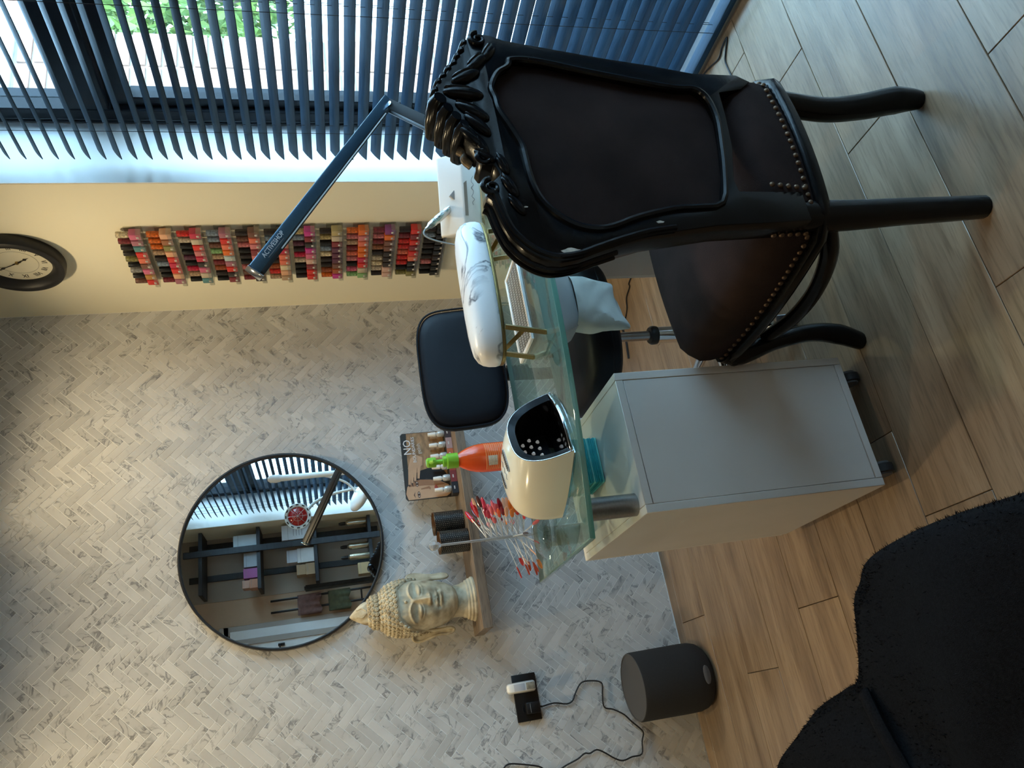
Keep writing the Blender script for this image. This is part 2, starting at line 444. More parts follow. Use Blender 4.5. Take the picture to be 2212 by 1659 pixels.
# right wall with the window opening, its reveals with daylight painted in, other walls, ceiling
wr = MB()
wr.box(((XW+XO)/2, (Y1+YW+.12)/2, 1.36), (XO-XW, YW+.12-Y1, 2.80))
wr.box(((XW+XO)/2, (Y0+YB)/2, 1.36), (XO-XW, Y0-YB, 2.80))
wr.box(((XW+XO)/2, (Y0+Y1)/2, (ZH+2.76)/2), (XO-XW, Y1-Y0, 2.76-ZH))
struct('wall_right', wr, paint, smooth=False)
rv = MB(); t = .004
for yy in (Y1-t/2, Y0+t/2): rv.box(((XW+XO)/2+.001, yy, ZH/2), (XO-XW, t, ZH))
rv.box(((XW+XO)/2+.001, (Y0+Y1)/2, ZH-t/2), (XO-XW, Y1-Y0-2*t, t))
struct('trim_3', rv, daylit_paint, smooth=False)
struct('wall_left', MB().box((XL-.06, (YB+YW)/2, 1.36), (.12, YW-YB+.24, 2.80)), paint, smooth=False)
struct('wall_front', MB().box(((XL+XO)/2, YB-.06, 1.36), (XO-XL, .12, 2.80)), mat('peach_wall_paint', (.52, .36, .24), .8, var=.02), smooth=False)
struct('ceiling', MB().box(((XL+XO)/2, (YB+YW)/2, CEIL+.06), (XO-XL+.1, YW-YB+.24, .12)), ceil_paint, smooth=False)
# darker painted field behind the wall shelf
struct('trim_4', MB().box(((1.24+XW)/2, YB+.003, CEIL/2), (XW-1.24, .006, CEIL)), taupe_paint, smooth=False)

# window: black aluminium frame, transom, mullion, sheets of glass
alu = mat('black_aluminium', (.012, .015, .020), .45, var=.1, vscale=50, spec=.2)
win = MB(); FX0, FX1 = 1.985, 2.075
wo = bpy.data.objects.new('window_1', None); col.objects.link(wo); wo['kind'] = 'structure'
def bar(n, y0, y1, z0, z1, x0=FX0, x1=FX1):
    MB().box(((x0+x1)/2, (y0+y1)/2, (z0+z1)/2), (x1-x0, y1-y0, z1-z0), bev=.003, seg=1).build(n, alu, wo)
bar('jamb', Y1-.066, Y1-.005, .005, ZH-.005); bar('jamb', Y0+.005, Y0+.066, .005, ZH-.005)
bar('head', Y0+.066, Y1-.066, ZH-.07, ZH-.005); bar('bottom_rail', Y0+.066, Y1-.066, .005, .075)
bar('transom', Y0+.066, Y1-.066, 1.865, 1.985)
bar('sash_rail', Y0+.07, Y1-.07, 1.80, 1.862, 2.005, 2.06)
for yy in (1.615, .62): bar('mullion', yy-.03, yy+.03, 1.985, ZH-.07)
bar('mullion', .40-.05, .40+.05, .075, 1.865)
for yy in (Y1-.066-.035,): bar('sash_stile', yy-.0, yy+.035, .08, 1.80, 2.005, 2.06)
pane = glass_mat('clear_window_glass', (.93, .97, .96))
def pan(y0, y1, z0, z1): MB().box((2.035, (y0+y1)/2, (z0+z1)/2), (.006, y1-y0, z1-z0)).build('pane', pane, wo, smooth=False)
pan(.45, Y1-.066, .075, 1.80); pan(Y0+.066, .35, .075, 1.865)
pan(1.645, Y1-.066, 1.985, ZH-.07); pan(.65, 1.585, 1.985, ZH-.07); pan(Y0+.066, .59, 1.985, ZH-.07)
MB().box((1.978, 1.45, 1.925), (.014, .05, .026), bev=.003).build('latch', mat('brushed_latch', (.55, .55, .56), .35, metal=1), wo)

# ceiling downlights, warm
trimm = mat('white_lamp_trim', (.8, .8, .78), .4)
for i, ((lx, ly), pw) in enumerate(zip(LAMP_POS, LAMP_W)):
    names = ['window corner', 'mirror', 'tiled wall left end', 'carved chair', 'towel covered footrest']
    t_ = thing('downlight', 'round white ceiling downlight with warm bulb nearest the '+names[i], 'light', (lx, ly, CEIL-.012), group='warm ceiling downlights')
    MB().lathe([(.030, .006), (.034, 0), (.046, .001), (.047, .006), (.046, .012), (.0, .012)], 32, (lx, ly, CEIL-.012)).build('trim_ring', trimm, t_)
    MB().lathe([(0, .004), (.029, .005), (.029, .010), (0, .010)], 24, (lx, ly, CEIL-.012)).build('bulb', emis('warm_bulb', (1, .72, .40), 12), t_)
    ld = bpy.data.lights.new('bulb_glow', 'SPOT'); ld.energy = pw; ld.color = LAMP_COL; ld.spot_size = R(150); ld.spot_blend = 1.0; ld.shadow_soft_size = .035
    lo = bpy.data.objects.new('bulb_glow', ld); col.objects.link(lo); lo.parent = t_; lo.location = (0, 0, -.012)

# outside: paving, clipped hedge, small tree, pale house across the lane, brick pier beside the window
gp = struct('ground_outside', MB().box((6.2, 1, -.14), (8.2, 16, .08)), mat('pale_paving', (.62, .60, .57), .9, var=.1, vscale=2))
def leafy(name, label, cat, c, r, n, colr, seed, trunk=None):
    rnd = random.Random(seed); t_ = thing(name, label, cat, (c[0], c[1], -.10))
    vs, fs = [], []
    for i in range(n):
        d = Vector((rnd.gauss(0, 1), rnd.gauss(0, 1), rnd.gauss(0, 1))).normalized()*(rnd.uniform(.55, 1.0))
        p = Vector((c[0]+d.x*r[0], c[1]+d.y*r[1], c[2]+d.z*r[2])); s = rnd.uniform(.035, .075)
        q = Euler((rnd.uniform(0, 6), rnd.uniform(0, 6), rnd.uniform(0, 6))).to_matrix(); b = len(vs)
        for a_ in ((-s, 0, 0), (0, -s*.45, .01), (s, 0, 0), (0, s*.45, .01)): vs.append(p+q @ Vector(a_))
        fs.append((b, b+1, b+2, b+3))
    mb = MB(); mb.v = [tuple(v) for v in vs]; mb.f = fs
    o = mb.build('foliage', mat(name+'_leaf', colr, .6, var=.5, vscale=2.5), t_, weld=False, smooth=False); o['kind'] = 'stuff'
    if trunk: MB().tube(smooth_path(trunk, 4), [.07-.05*i/(len(smooth_path(trunk, 4))-1) for i in range(len(smooth_path(trunk, 4)))], 8).build('trunk', mat('grey_bark', (.16, .12, .09), .9, var=.3), t_)
    return t_
leafy('garden_tree', 'sunlit green leafy tree outside the window', 'tree', (5.2, 4.15, 2.05), (.9, .75, .85), 3400, (.075, .125, .022), 3, [(5.2, 4.15, -.1), (5.22, 4.1, .9), (5.15, 4.2, 1.7), (5.2, 4.1, 2.3)])
leafy('garden_shrub', 'low pale green shrub outside the window', 'shrub', (3.9, 1.2, .40), (.5, .9, .5), 1400, (.10, .12, .04), 5, [(3.9, 1.2, -.1), (3.9, 1.2, .3)])
hs = thing('house', 'pale rendered house across the lane outside the window', 'house', (9.2, 3, -.1))
pale = mat('pale_render', (.82, .80, .76), .9, var=.04)
MB().box((9.6, 3, 2.2), (.4, 11, 4.6)).build('wall', pale, hs, smooth=False)
for yy in (.2, 2.0, 6.2): MB().box((9.39, yy, 1.4), (.03, .9, 1.3), bev=.01).build('window', mat('dim_house_glass', (.25, .29, .33), .15), hs)
MB().box((9.5, 3, 4.56), (1.0, 11.4, .16)).build('roof_edge', mat('terracotta_edge', (.4, .18, .12), .8, var=.2), hs)
pier = bpy.data.objects.new('trim_5', None); col.objects.link(pier); pier['kind'] = 'structure'
MB().box((3.03, 2.97, 1.2), (.42, .20, 2.6)).build('mortar_core', mat('pale_mortar', (.34, .32, .29), .9), pier, smooth=False)
bme = MB().box((0, 0, 0), (.205, .225, .058), bev=.003, seg=1).mesh('brick', mat('pale_pink_brick', (.30, .19, .155), .9, var=.3, vscale=6))
for rz in range(38):
    for cx_ in range(2):
        o = link('brick', bme, pier); o.location = (2.925+cx_*.217-.004*(rz % 2), 2.97, -.06+rz*.068)
MB().box((3.03, 2.97, 2.53), (.50, .28, .06), bev=.006).build('coping', mat('grey_coping', (.45, .44, .43), .8, var=.1), pier)

# venetian blind with 50 mm slats
slatm = wood_mat('anthracite_slat', (.022, .055, .095), (.016, .041, .073), (.011, .028, .052), scale=2.0, axis=1, rough=.55, strength=.35, spec=.15)
YS0, YS1 = Y0+.05, 2.079
bl = thing('venetian_blind', 'anthracite wooden venetian blind hanging over the tall window', 'blind', (1.8225, (YS0+YS1)/2, .01))
ylen = YS1-YS0; ang = math.atan2(.0270, .0405)
sm = MB()
prof = [(-.0245, -.0012), (-.012, .0004), (0, .0010), (.012, .0004), (.0245, -.0012), (.0245, .0012), (.012, .0028), (0, .0034), (-.012, .0028), (-.0245, .0012)]
ca, sa = math.cos(ang), math.sin(ang)
sm.prism([(a*ca-b*sa, a*sa+b*ca) for a, b in prof], -ylen/2, ylen/2)
slat = sm.mesh('slat', slatm, angle=30)
k = 0; z = .8115
while z-.0447 > .065: z -= .0447
while z < ZH-.075:
    o = link('slat', slat, bl); o.location = (0, 0, z-.01); z += .0447
MB().box((1.8225, (YS0+YS1)/2, .026), (.052, ylen, .022), bev=.005).build('bottom_rail', slatm, bl)
MB().box((1.8225, (YS0+YS1)/2, ZH-.045), (.058, ylen, .058), bev=.003).build('head_rail', slatm, bl)
cordm = mat('black_cord', (.012, .012, .014), .8)
for yy in (1.953, 1.505, .86, .25, -.20):
    for xx in (1.8225-.0225, 1.8225+.0225):
        MB().cyl((xx, yy, .03), (xx, yy, ZH-.06), .0009, 6).build('ladder_cord', cordm, bl)
    MB().cyl((1.8225, yy-.012, .03), (1.8225, yy-.012, ZH-.06), .0008, 6).build('lift_cord', cordm, bl)

# ================================================================== furniture
from mathutils.geometry import tessellate_polygon
def holed(outer, inner, d0, d1, un=(0, 1, 0)):
    """outline with one hole, x-z plane, pushed along y"""
    mb = MB(); allp = outer+inner; n1, n2 = len(outer), len(inner)
    tri = tessellate_polygon([[Vector((a, b, 0)) for a, b in outer], [Vector((a, b, 0)) for a, b in inner]])
    vs = [(a, d0, b) for a, b in allp]+[(a, d1, b) for a, b in allp]; N = n1+n2
    fs = [tuple(t) for t in tri]+[tuple(i+N for i in t)[::-1] for t in tri]
    for s0, n in ((0, n1), (n1, n2)):
        fs += [(s0+i, s0+(i+1) % n, N+s0+(i+1) % n, N+s0+i) for i in range(n)]
    return mb.add(vs, fs)

# ---- carved black chair
lacq = mat('black_lacquered_wood', (.004, .004, .0045), .20, var=.3, vscale=30, bump=.12, bscale=90, spec=.22)
velvet = mat('dark_brown_velvet', (.020, .012, .0105), .95, var=.35, vscale=9, bump=.25, bscale=500, spec=.15)
brass = mat('aged_brass_nail', (.11, .07, .045), .45, metal=.8, var=.3, vscale=200)
OUT = [(1.067,.542),(1.084,.625),(1.098,.716),(1.115,.805),(1.128,.875),(1.135,.908),(1.145,.929),(1.148,.950),(1.138,.974),(1.127,.977),(1.115,.986),(1.102,.984),(1.091,.996),(1.072,1.003),(1.060,1.018),(1.041,1.027),(1.029,1.040),(1.011,1.049),(.988,1.050),(.962,1.033),(.947,1.022),(.927,1.010),(.897,1.004),(.879,.991),(.856,.995),(.845,.990),(.845,.970),(.824,.962),(.815,.972),(.800,.988),(.782,.989),(.775,.981),(.759,.978),(.735,.973),(.705,.964),(.682,.949),(.665,.932),(.653,.909),(.651,.887),(.656,.857),(.667,.826),(.682,.779),(.695,.730),(.702,.679),(.713,.595),(.717,.484),(.720,.406),(.783,.404),(.786,.530),(.811,.533),(.886,.513),(.964,.503),(1.020,.500),(1.030,.450),(1.050,.425),(1.066,.45)]
INN = [(1.084,.904),(1.068,.909),(1.055,.927),(1.038,.939),(1.014,.948),(.991,.944),(.964,.942),(.930,.929),(.889,.915),(.863,.913),(.824,.912),(.788,.907),(.760,.895),(.733,.871),(.717,.845),(.711,.816),(.715,.786),(.733,.736),(.749,.666),(.751,.622),(.760,.572),(.825,.549),(.897,.534),(.956,.525),(1.005,.531),(1.027,.552),(1.028,.592),(1.044,.676),(1.065,.771),(1.083,.843),(1.087,.885)]
ch = thing('carved_chair', 'black carved baroque chair with dark brown velvet and brass nails in the foreground', 'chair', (.905, 1.2, 0))
holed(OUT, INN, .985, 1.034).build('back_frame', lacq, ch, bev=.005, angle=50)
cx_, cz_ = sum(p[0] for p in INN)/len(INN), sum(p[1] for p in INN)/len(INN)
mb = MB(); n = len(INN); rings = 7; vs = []; fs = []
for k in range(rings):
    t = 1-k/(rings-1)*.98; h = .012*(1-t*t)
    for a, b in INN: vs.append((cx_+(a-cx_)*t, 1.0-h, cz_+(b-cz_)*t))
for k in range(rings-1):
    for i in range(n): fs.append((k*n+i, k*n+(i+1) % n, (k+1)*n+(i+1) % n, (k+1)*n+i))
fs.append(tuple((rings-1)*n+i for i in range(n)))
mb.add(vs, fs).add([(a, 1.028, b) for a, b in INN], [tuple(range(n))])
mb.build('back_upholstery', velvet, ch)
ip = smooth_path([(a, .985, b) for a, b in INN+[INN[0]]], 3)[:-1]
MB().tube(ip, .0065, 8, closed=True).build('inner_moulding', lacq, ch)
op = [p for p in OUT if p[0] < .80 and p[1] > .60]
MB().tube(smooth_path([(a+.008, .984, b-.004) for a, b in op], 3), .0055, 8).build('outer_moulding', lacq, ch)
MB().tube(smooth_path([(a+.003, .988, b) for a, b in op], 3), .0045, 8).build('outer_moulding', lacq, ch)
gilt = mat('worn_gilt_edge', (.12, .085, .05), .4, metal=.4, var=.6, vscale=120)
MB().tube(smooth_path([(a+.001, 1.012, b+.001) for a, b in op[:12]], 3), .006, 8).build('shoulder_reed', lacq, ch)
MB().tube(smooth_path([(a+.001, 1.028, b+.001) for a, b in op[:12]], 3), .005, 8).build('shoulder_reed', lacq, ch)
# crest: fluted shell, leaves and scrolls
fl_pts = [(.984, 1.047, .0165), (.963, 1.036, .0135), (.945, 1.024, .013), (.927, 1.013, .012)]
for a, b, r in fl_pts:
    MB().tube([(a, .978, b-.004), (a, .992, b), (a, 1.03, b+.002), (a, 1.066, b-.002), (a, 1.074, b-.008)], [r*.7, r, r*1.02, r, r*.6], 14).build('shell_flute', lacq, ch)
for i, (a, b) in enumerate([(1.127, .980), (1.108, .988), (1.093, .997), (1.076, 1.005), (1.062, 1.017), (1.045, 1.028), (1.030, 1.039), (1.010, 1.047)]):
    MB().ball((a, 1.006, b), (.010, .026, .0095), 10, 8).build('shell_bead', lacq, ch)
def leaf(a, b, ang_, s):
    mb = MB(); rot = Euler((0, ang_, 0)).to_matrix()
    mb.ball((a, .984, b), (.010*s, .008*s, .026*s), 10, 8, rot=rot)
    mb.ball((a+.006*s, .981, b+.004*s), (.004*s, .006*s, .020*s), 8, 6, rot=rot)
    mb.build('carved_leaf', lacq, ch)
for a, b, g_, s in [(.905, 1.0, 1.0, 1.1), (.885, .985, 1.2, .9), (.862, .983, .6, .8), (.93, .985, .9, 1.2), (.96, .99, .6, 1.3), (1.0, 1.0, .1, 1.4), (1.04, .99, -.5, 1.2), (1.075, .965, -.8, 1.1), (1.10, .94, -1.0, 1.0), (.845, .955, 1.3, .9), (.80, .95, 1.2, 1.0), (.76, .945, 1.1, .9)]:
    leaf(a, b, g_, s)
for a, b, s in [(.797, .982, 1.0), (.858, .984, .9), (1.132, .955, 1.0)]:
    pts = [(a+s*.016*(1-t*.8)*math.cos(t*9), .983, b+s*.016*(1-t*.8)*math.sin(t*9)) for t in [i/30 for i in range(31)]]
    MB().tube(pts, [.0055*s*(1-.5*i/30) for i in range(31)], 8).build('scroll', lacq, ch)
MB().tube(smooth_path([(.915, 1.03, 1.014), (.905, 1.03, 1.003), (.895, 1.032, 1.004), (.885, 1.034, .994)], 4), .0095, 10).build('carved_leaf', gilt, ch)
chipm = mat('bare_wood_chip', (.50, .44, .37), .9, var=.3, vscale=120)
for a, b, l, h in [(.668, .869, .020, .0075), (.687, .786, .013, .005), (.722, .700, .008, .003), (.757, .930, .004, .003)]:
    mb = MB(); pts = [(a+l*math.cos(t)*(1+.18*math.sin(3*t+1))*.30+h*math.sin(t)*.0, b+l*math.sin(t)*(1+.2*math.cos(5*t))*.85) for t in [i*2*math.pi/16 for i in range(16)]]
    mb.prism(pts, -.0006, .0004, o=(0, .985, 0)).build('paint_chip', chipm, ch)
# seat
def seat_ring(inset, z, lift=0):
    c = [(.668+inset, 1.455-inset), (1.128-inset, 1.455-inset), (1.080-inset, 1.0+inset*.6), (.722+inset, 1.0+inset*.6)]
    bow = [(0, .028), (.020, 0), (0, -.020), (-.020, 0)]; pts = []
    for i in range(4):
        a, b = Vector(c[i]), Vector(c[(i+1) % 4])
        for k in range(10):
            t = (k+.5)/10*.94+.03; p = a.lerp(b, t)+Vector(bow[i])*(4*t*(1-t)); pts.append((p.x, p.y, z))
    return pts
SR = seat_ring(0, 0); sn = len(SR)
mb = MB(); lv = [(.004, .378), (0, .392), (-.004, .42), (-.004, .445), (.010, .468), (.035, .482), (.09, .492), (.16, .496), (.22, .497)]
vs = []; fs = []
for ins, z in lv: vs += seat_ring(ins, z)
for k in range(len(lv)-1):
    for i in range(sn): fs.append((k*sn+i, k*sn+(i+1) % sn, (k+1)*sn+(i+1) % sn, (k+1)*sn+i))
fs.append(tuple((len(lv)-1)*sn+i for i in range(sn))); fs.append(tuple(range(sn))[::-1])
mb.add(vs, fs).build('seat', velvet, ch, angle=60)
def rail_z(p): return .352+.016*abs(p[0]-.90)/.22
mb = MB(); vs = []; fs = []; pr = [(.0, .380), (-.010, .376), (-.013, .366), (-.006, .352), (.010, .348), (.03, .352), (.03, .380)]
for ins, z in pr: vs += seat_ring(ins, z)
for k in range(len(pr)):
    k2 = (k+1) % len(pr)
    for i in range(sn): fs.append((k*sn+i, k*sn+(i+1) % sn, k2*sn+(i+1) % sn, k2*sn+i))
mb.add(vs, fs).build('seat_rail', lacq, ch, angle=50)
nail = MB().lathe([(.0054, 0), (.0052, .0016), (.0040, .0033), (.002, .0042), (0, .0044)], 10).mesh('nail', brass)
def put_nail(p, nrm):
    o = link('nail', nail, ch); o.location = Vector(p)-Vector((.905, 1.2, 0)); o.rotation_euler = Vector(nrm).to_track_quat('Z', 'Y').to_euler()
ring = smooth_path(seat_ring(-.0005, .392)+[seat_ring(-.0005, .392)[0]], 8); acc = 0
for a, b in zip(ring, ring[1:]):
    acc += (b-a).length
    if acc > .0162:
        acc = 0; d = (b-a).normalized(); put_nail(b, (d.y, -d.x, 0.0) if (Vector((d.y, -d.x, 0)).dot(Vector((b.x-.9, b.y-1.2, 0))) > 0) else (-d.y, d.x, 0))
for i in range(5): put_nail((.790+.002*i, .983, .398+.016*i), (0, -1, 0)); put_nail((.718, 1.022+.001*i, .398+.016*i), (-1, 0, 0))
def leg(pts, rs): MB().tube(smooth_path(pts, 6), [r for r in [rs[min(int(i/6), len(rs)-1)]+(rs[min(int(i/6)+1, len(rs)-1)]-rs[min(int(i/6), len(rs)-1)])*((i % 6)/6) for i in range((len(pts)-1)*6+1)]], 14).build('leg', lacq, ch)
leg([(.752, 1.018, .405), (.752, 1.016, .30), (.754, 1.010, .18), (.755, 1.006, .08), (.756, 1.002, 0)], [.032, .029, .026, .0245, .023])
leg([(1.050, 1.03, .395), (1.048, 1.035, .34), (1.038, 1.042, .23), (1.044, 1.038, .14), (1.054, 1.028, .06), (1.052, 1.022, 0)], [.028, .024, .025, .027, .029, .019])
leg([(.690, 1.425, .375), (.680, 1.432, .335), (.700, 1.425, .245), (.714, 1.418, .15), (.710, 1.425, .07), (.694, 1.44, 0)], [.034, .028, .020, .021, .025, .021])
leg([(1.108, 1.425, .375), (1.118, 1.432, .335), (1.098, 1.425, .245), (1.084, 1.418, .15), (1.088, 1.425, .07), (1.104, 1.44, 0)], [.034, .028, .020, .021, .025, .021])
MB().ball((.680, 1.434, .352), (.030, .026, .022), 14, 10).build('knee_carving', lacq, ch)
for sx in (-1, 1):
    X_ = lambda v: .902+sx*v
    MB().tube(smooth_path([(X_(.155), 1.022, .345), (X_(.185), 1.09, .305), (X_(.200), 1.20, .272), (X_(.204), 1.31, .263), (X_(.198), 1.405, .272)], 6), [(.015, .019)]*25, 12).build('stretcher', lacq, ch)

# ---- desk: two pedestals on castors, glass top, posts
melamine = mat('warm_white_melamine', (.58, .54, .50), .5, var=.02, vscale=10, spec=.25)
edge_w = mat('white_melamine_edge', (.62, .59, .54), .45, var=.02)
castm = mat('black_castor_rubber', (.015, .015, .016), .5, var=.2); grey_pl = mat('grey_castor_ring', (.10, .10, .105), .4)
def pedestal(x0, x1, y0, y1, label):
    t_ = thing('desk_pedestal', label, 'cabinet', ((x0+x1)/2, (y0+y1)/2, 0), group=None)
    z0, z1, th = .060, .640, .018
    MB().box((x0+th/2, (y0+y1)/2, (z0+z1)/2), (th, y1-y0, z1-z0), bev=.001, seg=1).build('side_panel', melamine, t_)
    MB().box((x1-th/2, (y0+y1)/2, (z0+z1)/2), (th, y1-y0, z1-z0), bev=.001, seg=1).build('side_panel', melamine, t_)
    MB().box(((x0+x1)/2, (y0+y1)/2, z1-th/2), (x1-x0-2*th-.001, y1-y0, th), bev=.001, seg=1).build('top_panel', melamine, t_)
    MB().box(((x0+x1)/2, (y0+y1)/2, z0+th/2), (x1-x0-2*th-.001, y1-y0, th), bev=.001, seg=1).build('bottom_panel', melamine, t_)
    MB().box(((x0+x1)/2, y0+.006, (z0+z1)/2), (x1-x0-2*th-.002, .010, z1-z0-2*th-.002), bev=.0008, seg=1).build('back_panel', melamine, t_)
    d_ = MB().box(((x0+x1)/2, y1+.012, (z0+z1)/2), (x1-x0-.004, .018, z1-z0-.004), bev=.0015, seg=1).build('door', edge_w, t_)
    MB().tube([(x1-.05, y1+.021, .40), (x1-.05, y1+.04, .40), (x1-.05, y1+.04, .52), (x1-.05, y1+.021, .52)], .004, 8).build('handle', mat('steel_handle', (.6, .6, .6), .3, metal=1), d_)
    for sx in (x0+.045, x1-.045):
        for sy in (y0+.035, y1-.035):
            c_ = MB().tube([(sx-.011, sy, .026), (sx-.009, sy, .026), (sx+.009, sy, .026), (sx+.011, sy, .026)], [.022, .026, .026, .022], 20).build('castor', castm, t_)
            MB().tube([(sx-.015, sy, .028), (sx+.015, sy, .028)], .021, 20).cyl((sx, sy, .04), (sx, sy, z0), .008, 10).build('hood', grey_pl, c_)
    return t_
pedestal(.343, .665, 1.462, 1.902, 'warm white pedestal cabinet on castors under the left end of the glass desk')
pedestal(1.195, 1.515, 1.462, 1.902, 'pedestal cabinet half hidden behind the carved chair under the right end of the glass desk')
gl = thing('glass_desk_top', 'curved pale green glass desk top on steel posts', 'desk', (.935, 1.65, .757))
front = [(.307+1.255*i/24, 1.380+.095*((.307+1.255*i/24-.90)/.595)**2) for i in range(25)]
back = [(1.562-1.255*i/24, 1.862+.066*((1.562-1.255*i/24-.90)/.595)**2) for i in range(25)]
gp_ = front+back
MB().prism(gp_, .757, .769, ux=(1, 0, 0), uy=(0, 1, 0), un=(0, 0, 1)).build('glass_sheet', glass_mat('green_tinted_glass', (.80, .925, .90), refl=.10, haze=.07, haze_col=(.42, .68, .66)), gl, bev=.0015)  # milky teal painted in for the reflected walls and ceiling
gedge = mat('green_glass_edge', (.36, .62, .55), .2, trans=.5)
ins = [(.935+(a-.935)*.9965, 1.65+(b-1.65)*.989) for a, b in gp_]
N_ = len(gp_); mb = MB()
mb.add([(a, b, .7572) for a, b in ins]+[(a, b, .7688) for a, b in ins], [(i, (i+1) % N_, N_+(i+1) % N_, N_+i) for i in range(N_)])
mb.build('polished_edge', gedge, gl, solid=.0012)
steelp = mat('satin_steel_post', (.32, .31, .30), .38, metal=.9, var=.1, vscale=200)
facet = mat('bright_steel_disc', (.80, .76, .66), .12, metal=1)
for (px_, py_) in ((.377, 1.515), (.40, 1.83), (1.43, 1.515), (1.40, 1.83)):
    MB().cyl((px_, py_, .640), (px_, py_, .754), .0245, 28).build('post', steelp, gl)
    MB().lathe([(0, .0), (.030, .0), (.030, .002), (.012, .003), (0, .0032)], 20, (px_, py_, .7538)).build('glue_disc', facet, gl, smooth=False)

# ---- work stool
bleather = mat('black_vinyl', (.007, .008, .011), .42, var=.15, vscale=12, bump=.12, bscale=700, spec=.16)
chrome = mat('chrome', (.75, .76, .78), .08, metal=1)
blackpl = mat('black_plastic', (.015, .015, .016), .4, var=.1)
st = thing('work_stool', 'black vinyl work stool with backrest and chrome gas lift behind the glass desk', 'stool', (.972, 1.885, 0))
def pad(c, w_, h_, t_, rot, ex=3.2):
    """soft rounded slab: superellipse outline, domed faces"""
    mb = MB(); n = 48; prof = [(.0, .5), (.5, .5), (.8, .485), (.93, .43), (.985, .30), (1, .10), (1, -.10), (.985, -.30), (.93, -.43), (.8, -.485), (.5, -.5), (0, -.5)]
    vs = []; fs = []
    for r_, z in prof:
        for j in range(n):
            a = 2*math.pi*j/n; ca, sa = math.cos(a), math.sin(a)
            x = abs(ca)**(2/ex)*math.copysign(1, ca)*w_/2*r_; yy = abs(sa)**(2/ex)*math.copysign(1, sa)*h_/2*r_
            vs.append(Vector(c)+rot @ Vector((x, yy, z*t_)))
    for k in range(len(prof)-1):
        for j in range(n): fs.append((k*n+j, k*n+(j+1) % n, (k+1)*n+(j+1) % n, (k+1)*n+j))
    return mb.add(vs, fs)
pad((.968, 1.885, .530), .42, .40, .100, Matrix.Identity(3), ex=3.0).build('seat', bleather, st, angle=70)
MB().tube([(.968+.2085*abs(math.cos(a))**(2/3)*math.copysign(1, math.cos(a)), 1.885+.1985*abs(math.sin(a))**(2/3)*math.copysign(1, math.sin(a)), .518) for a in [2*math.pi*i/48 for i in range(48)]], .003, 6, closed=True).build('seat_piping', bleather, st)
rb = Euler((R(90-9), 0, R(-3))).to_matrix()
pad((1.048, 2.19, .828), .405, .265, .065, rb, ex=4.0).build('backrest', bleather, st, angle=70)
pts = [Vector((1.048, 2.19, .828))+rb @ Vector((.2035*abs(math.cos(a))**.5*math.copysign(1, math.cos(a)), .1335*abs(math.sin(a))**.5*math.copysign(1, math.sin(a)), .024)) for a in [2*math.pi*i/64 for i in range(64)]]
MB().tube(pts, .0035, 6, closed=True).build('backrest_piping', bleather, st)
MB().tube(smooth_path([(1.0, 1.98, .472), (1.01, 2.14, .474), (1.03, 2.225, .52), (1.04, 2.235, .66), (1.045, 2.215, .80)], 6), [(.020, .010)]*25, 10).build('back_stem', blackpl, st)
bel = [(1.0405-.001*i/10, 2.2335, .60+.012*i) for i in range(10)]
for i in range(9): MB().tube([(1.042, 2.232, .60+.013*i), (1.042, 2.232, .606+.013*i)], [(.027, .019), (.027, .019)], 14).build('bellows_ring', blackpl, st)
MB().box((.972, 1.885, .474), (.17, .15, .014), bev=.004).build('seat_plate', blackpl, st)
MB().cyl((.972, 1.885, .30), (.972, 1.885, .470), .0145, 20).build('gas_piston', mat('grey_steel_piston', (.35, .35, .36), .2, metal=1), st)
MB().lathe([(.027, 0), (.028, .004), (.028, .016), (.024, .022), (.0145, .022)], 24, (.972, 1.885, .292)).build('collar', blackpl, st)
MB().cyl((.972, 1.885, .07), (.972, 1.885, .296), .0255, 24).build('lift_tube', chrome, st)
MB().lathe([(.04, .07), (.042, .085), (.036, .115), (.026, .125)], 24, (.972, 1.885, 0)).build('hub', chrome, st)
MB().tube(smooth_path([(.97, 1.885, .464), (.86, 1.90, .455), (.74, 1.915, .45)], 4), .006, 8).build('lever', blackpl, st)
for k in range(5):
    a = R(245+72*k); d = Vector((math.cos(a), math.sin(a), 0)); c0 = Vector((.972, 1.885, 0))
    lg = MB().tube([c0+d*.035+Vector((0, 0, .095)), c0+d*.16+Vector((0, 0, .088)), c0+d*.265+Vector((0, 0, .072)), c0+d*.278+Vector((0, 0, .070))], [(.020, .016), (.017, .014), (.014, .012), (.008, .008)], 12).build('star_leg', chrome, st)
    q = c0+d*.265; x_, y_, _ = basis(d)
    for sd_ in (-1, 1):
        cc_ = q+x_*sd_*.014
        MB().tube([cc_-x_*.010+Vector((0, 0, .0265)), cc_-x_*.008+Vector((0, 0, .0265)), cc_+x_*.008+Vector((0, 0, .0265)), cc_+x_*.010+Vector((0, 0, .0265))], [.022, .0265, .0265, .022], 18).build('castor_wheel', castm, lg)
        MB().tube([cc_+x_*sd_*.0095+Vector((0, 0, .0265)), cc_+x_*sd_*.0112+Vector((0, 0, .0265))], [.0245, .0235], 20).build('castor_ring', mat('pale_castor_ring', (.55, .54, .52), .4), lg)
    MB().cyl(q+Vector((0, 0, .03)), q+Vector((0, 0, .062)), .007, 10).build('castor_stem', chrome, lg)

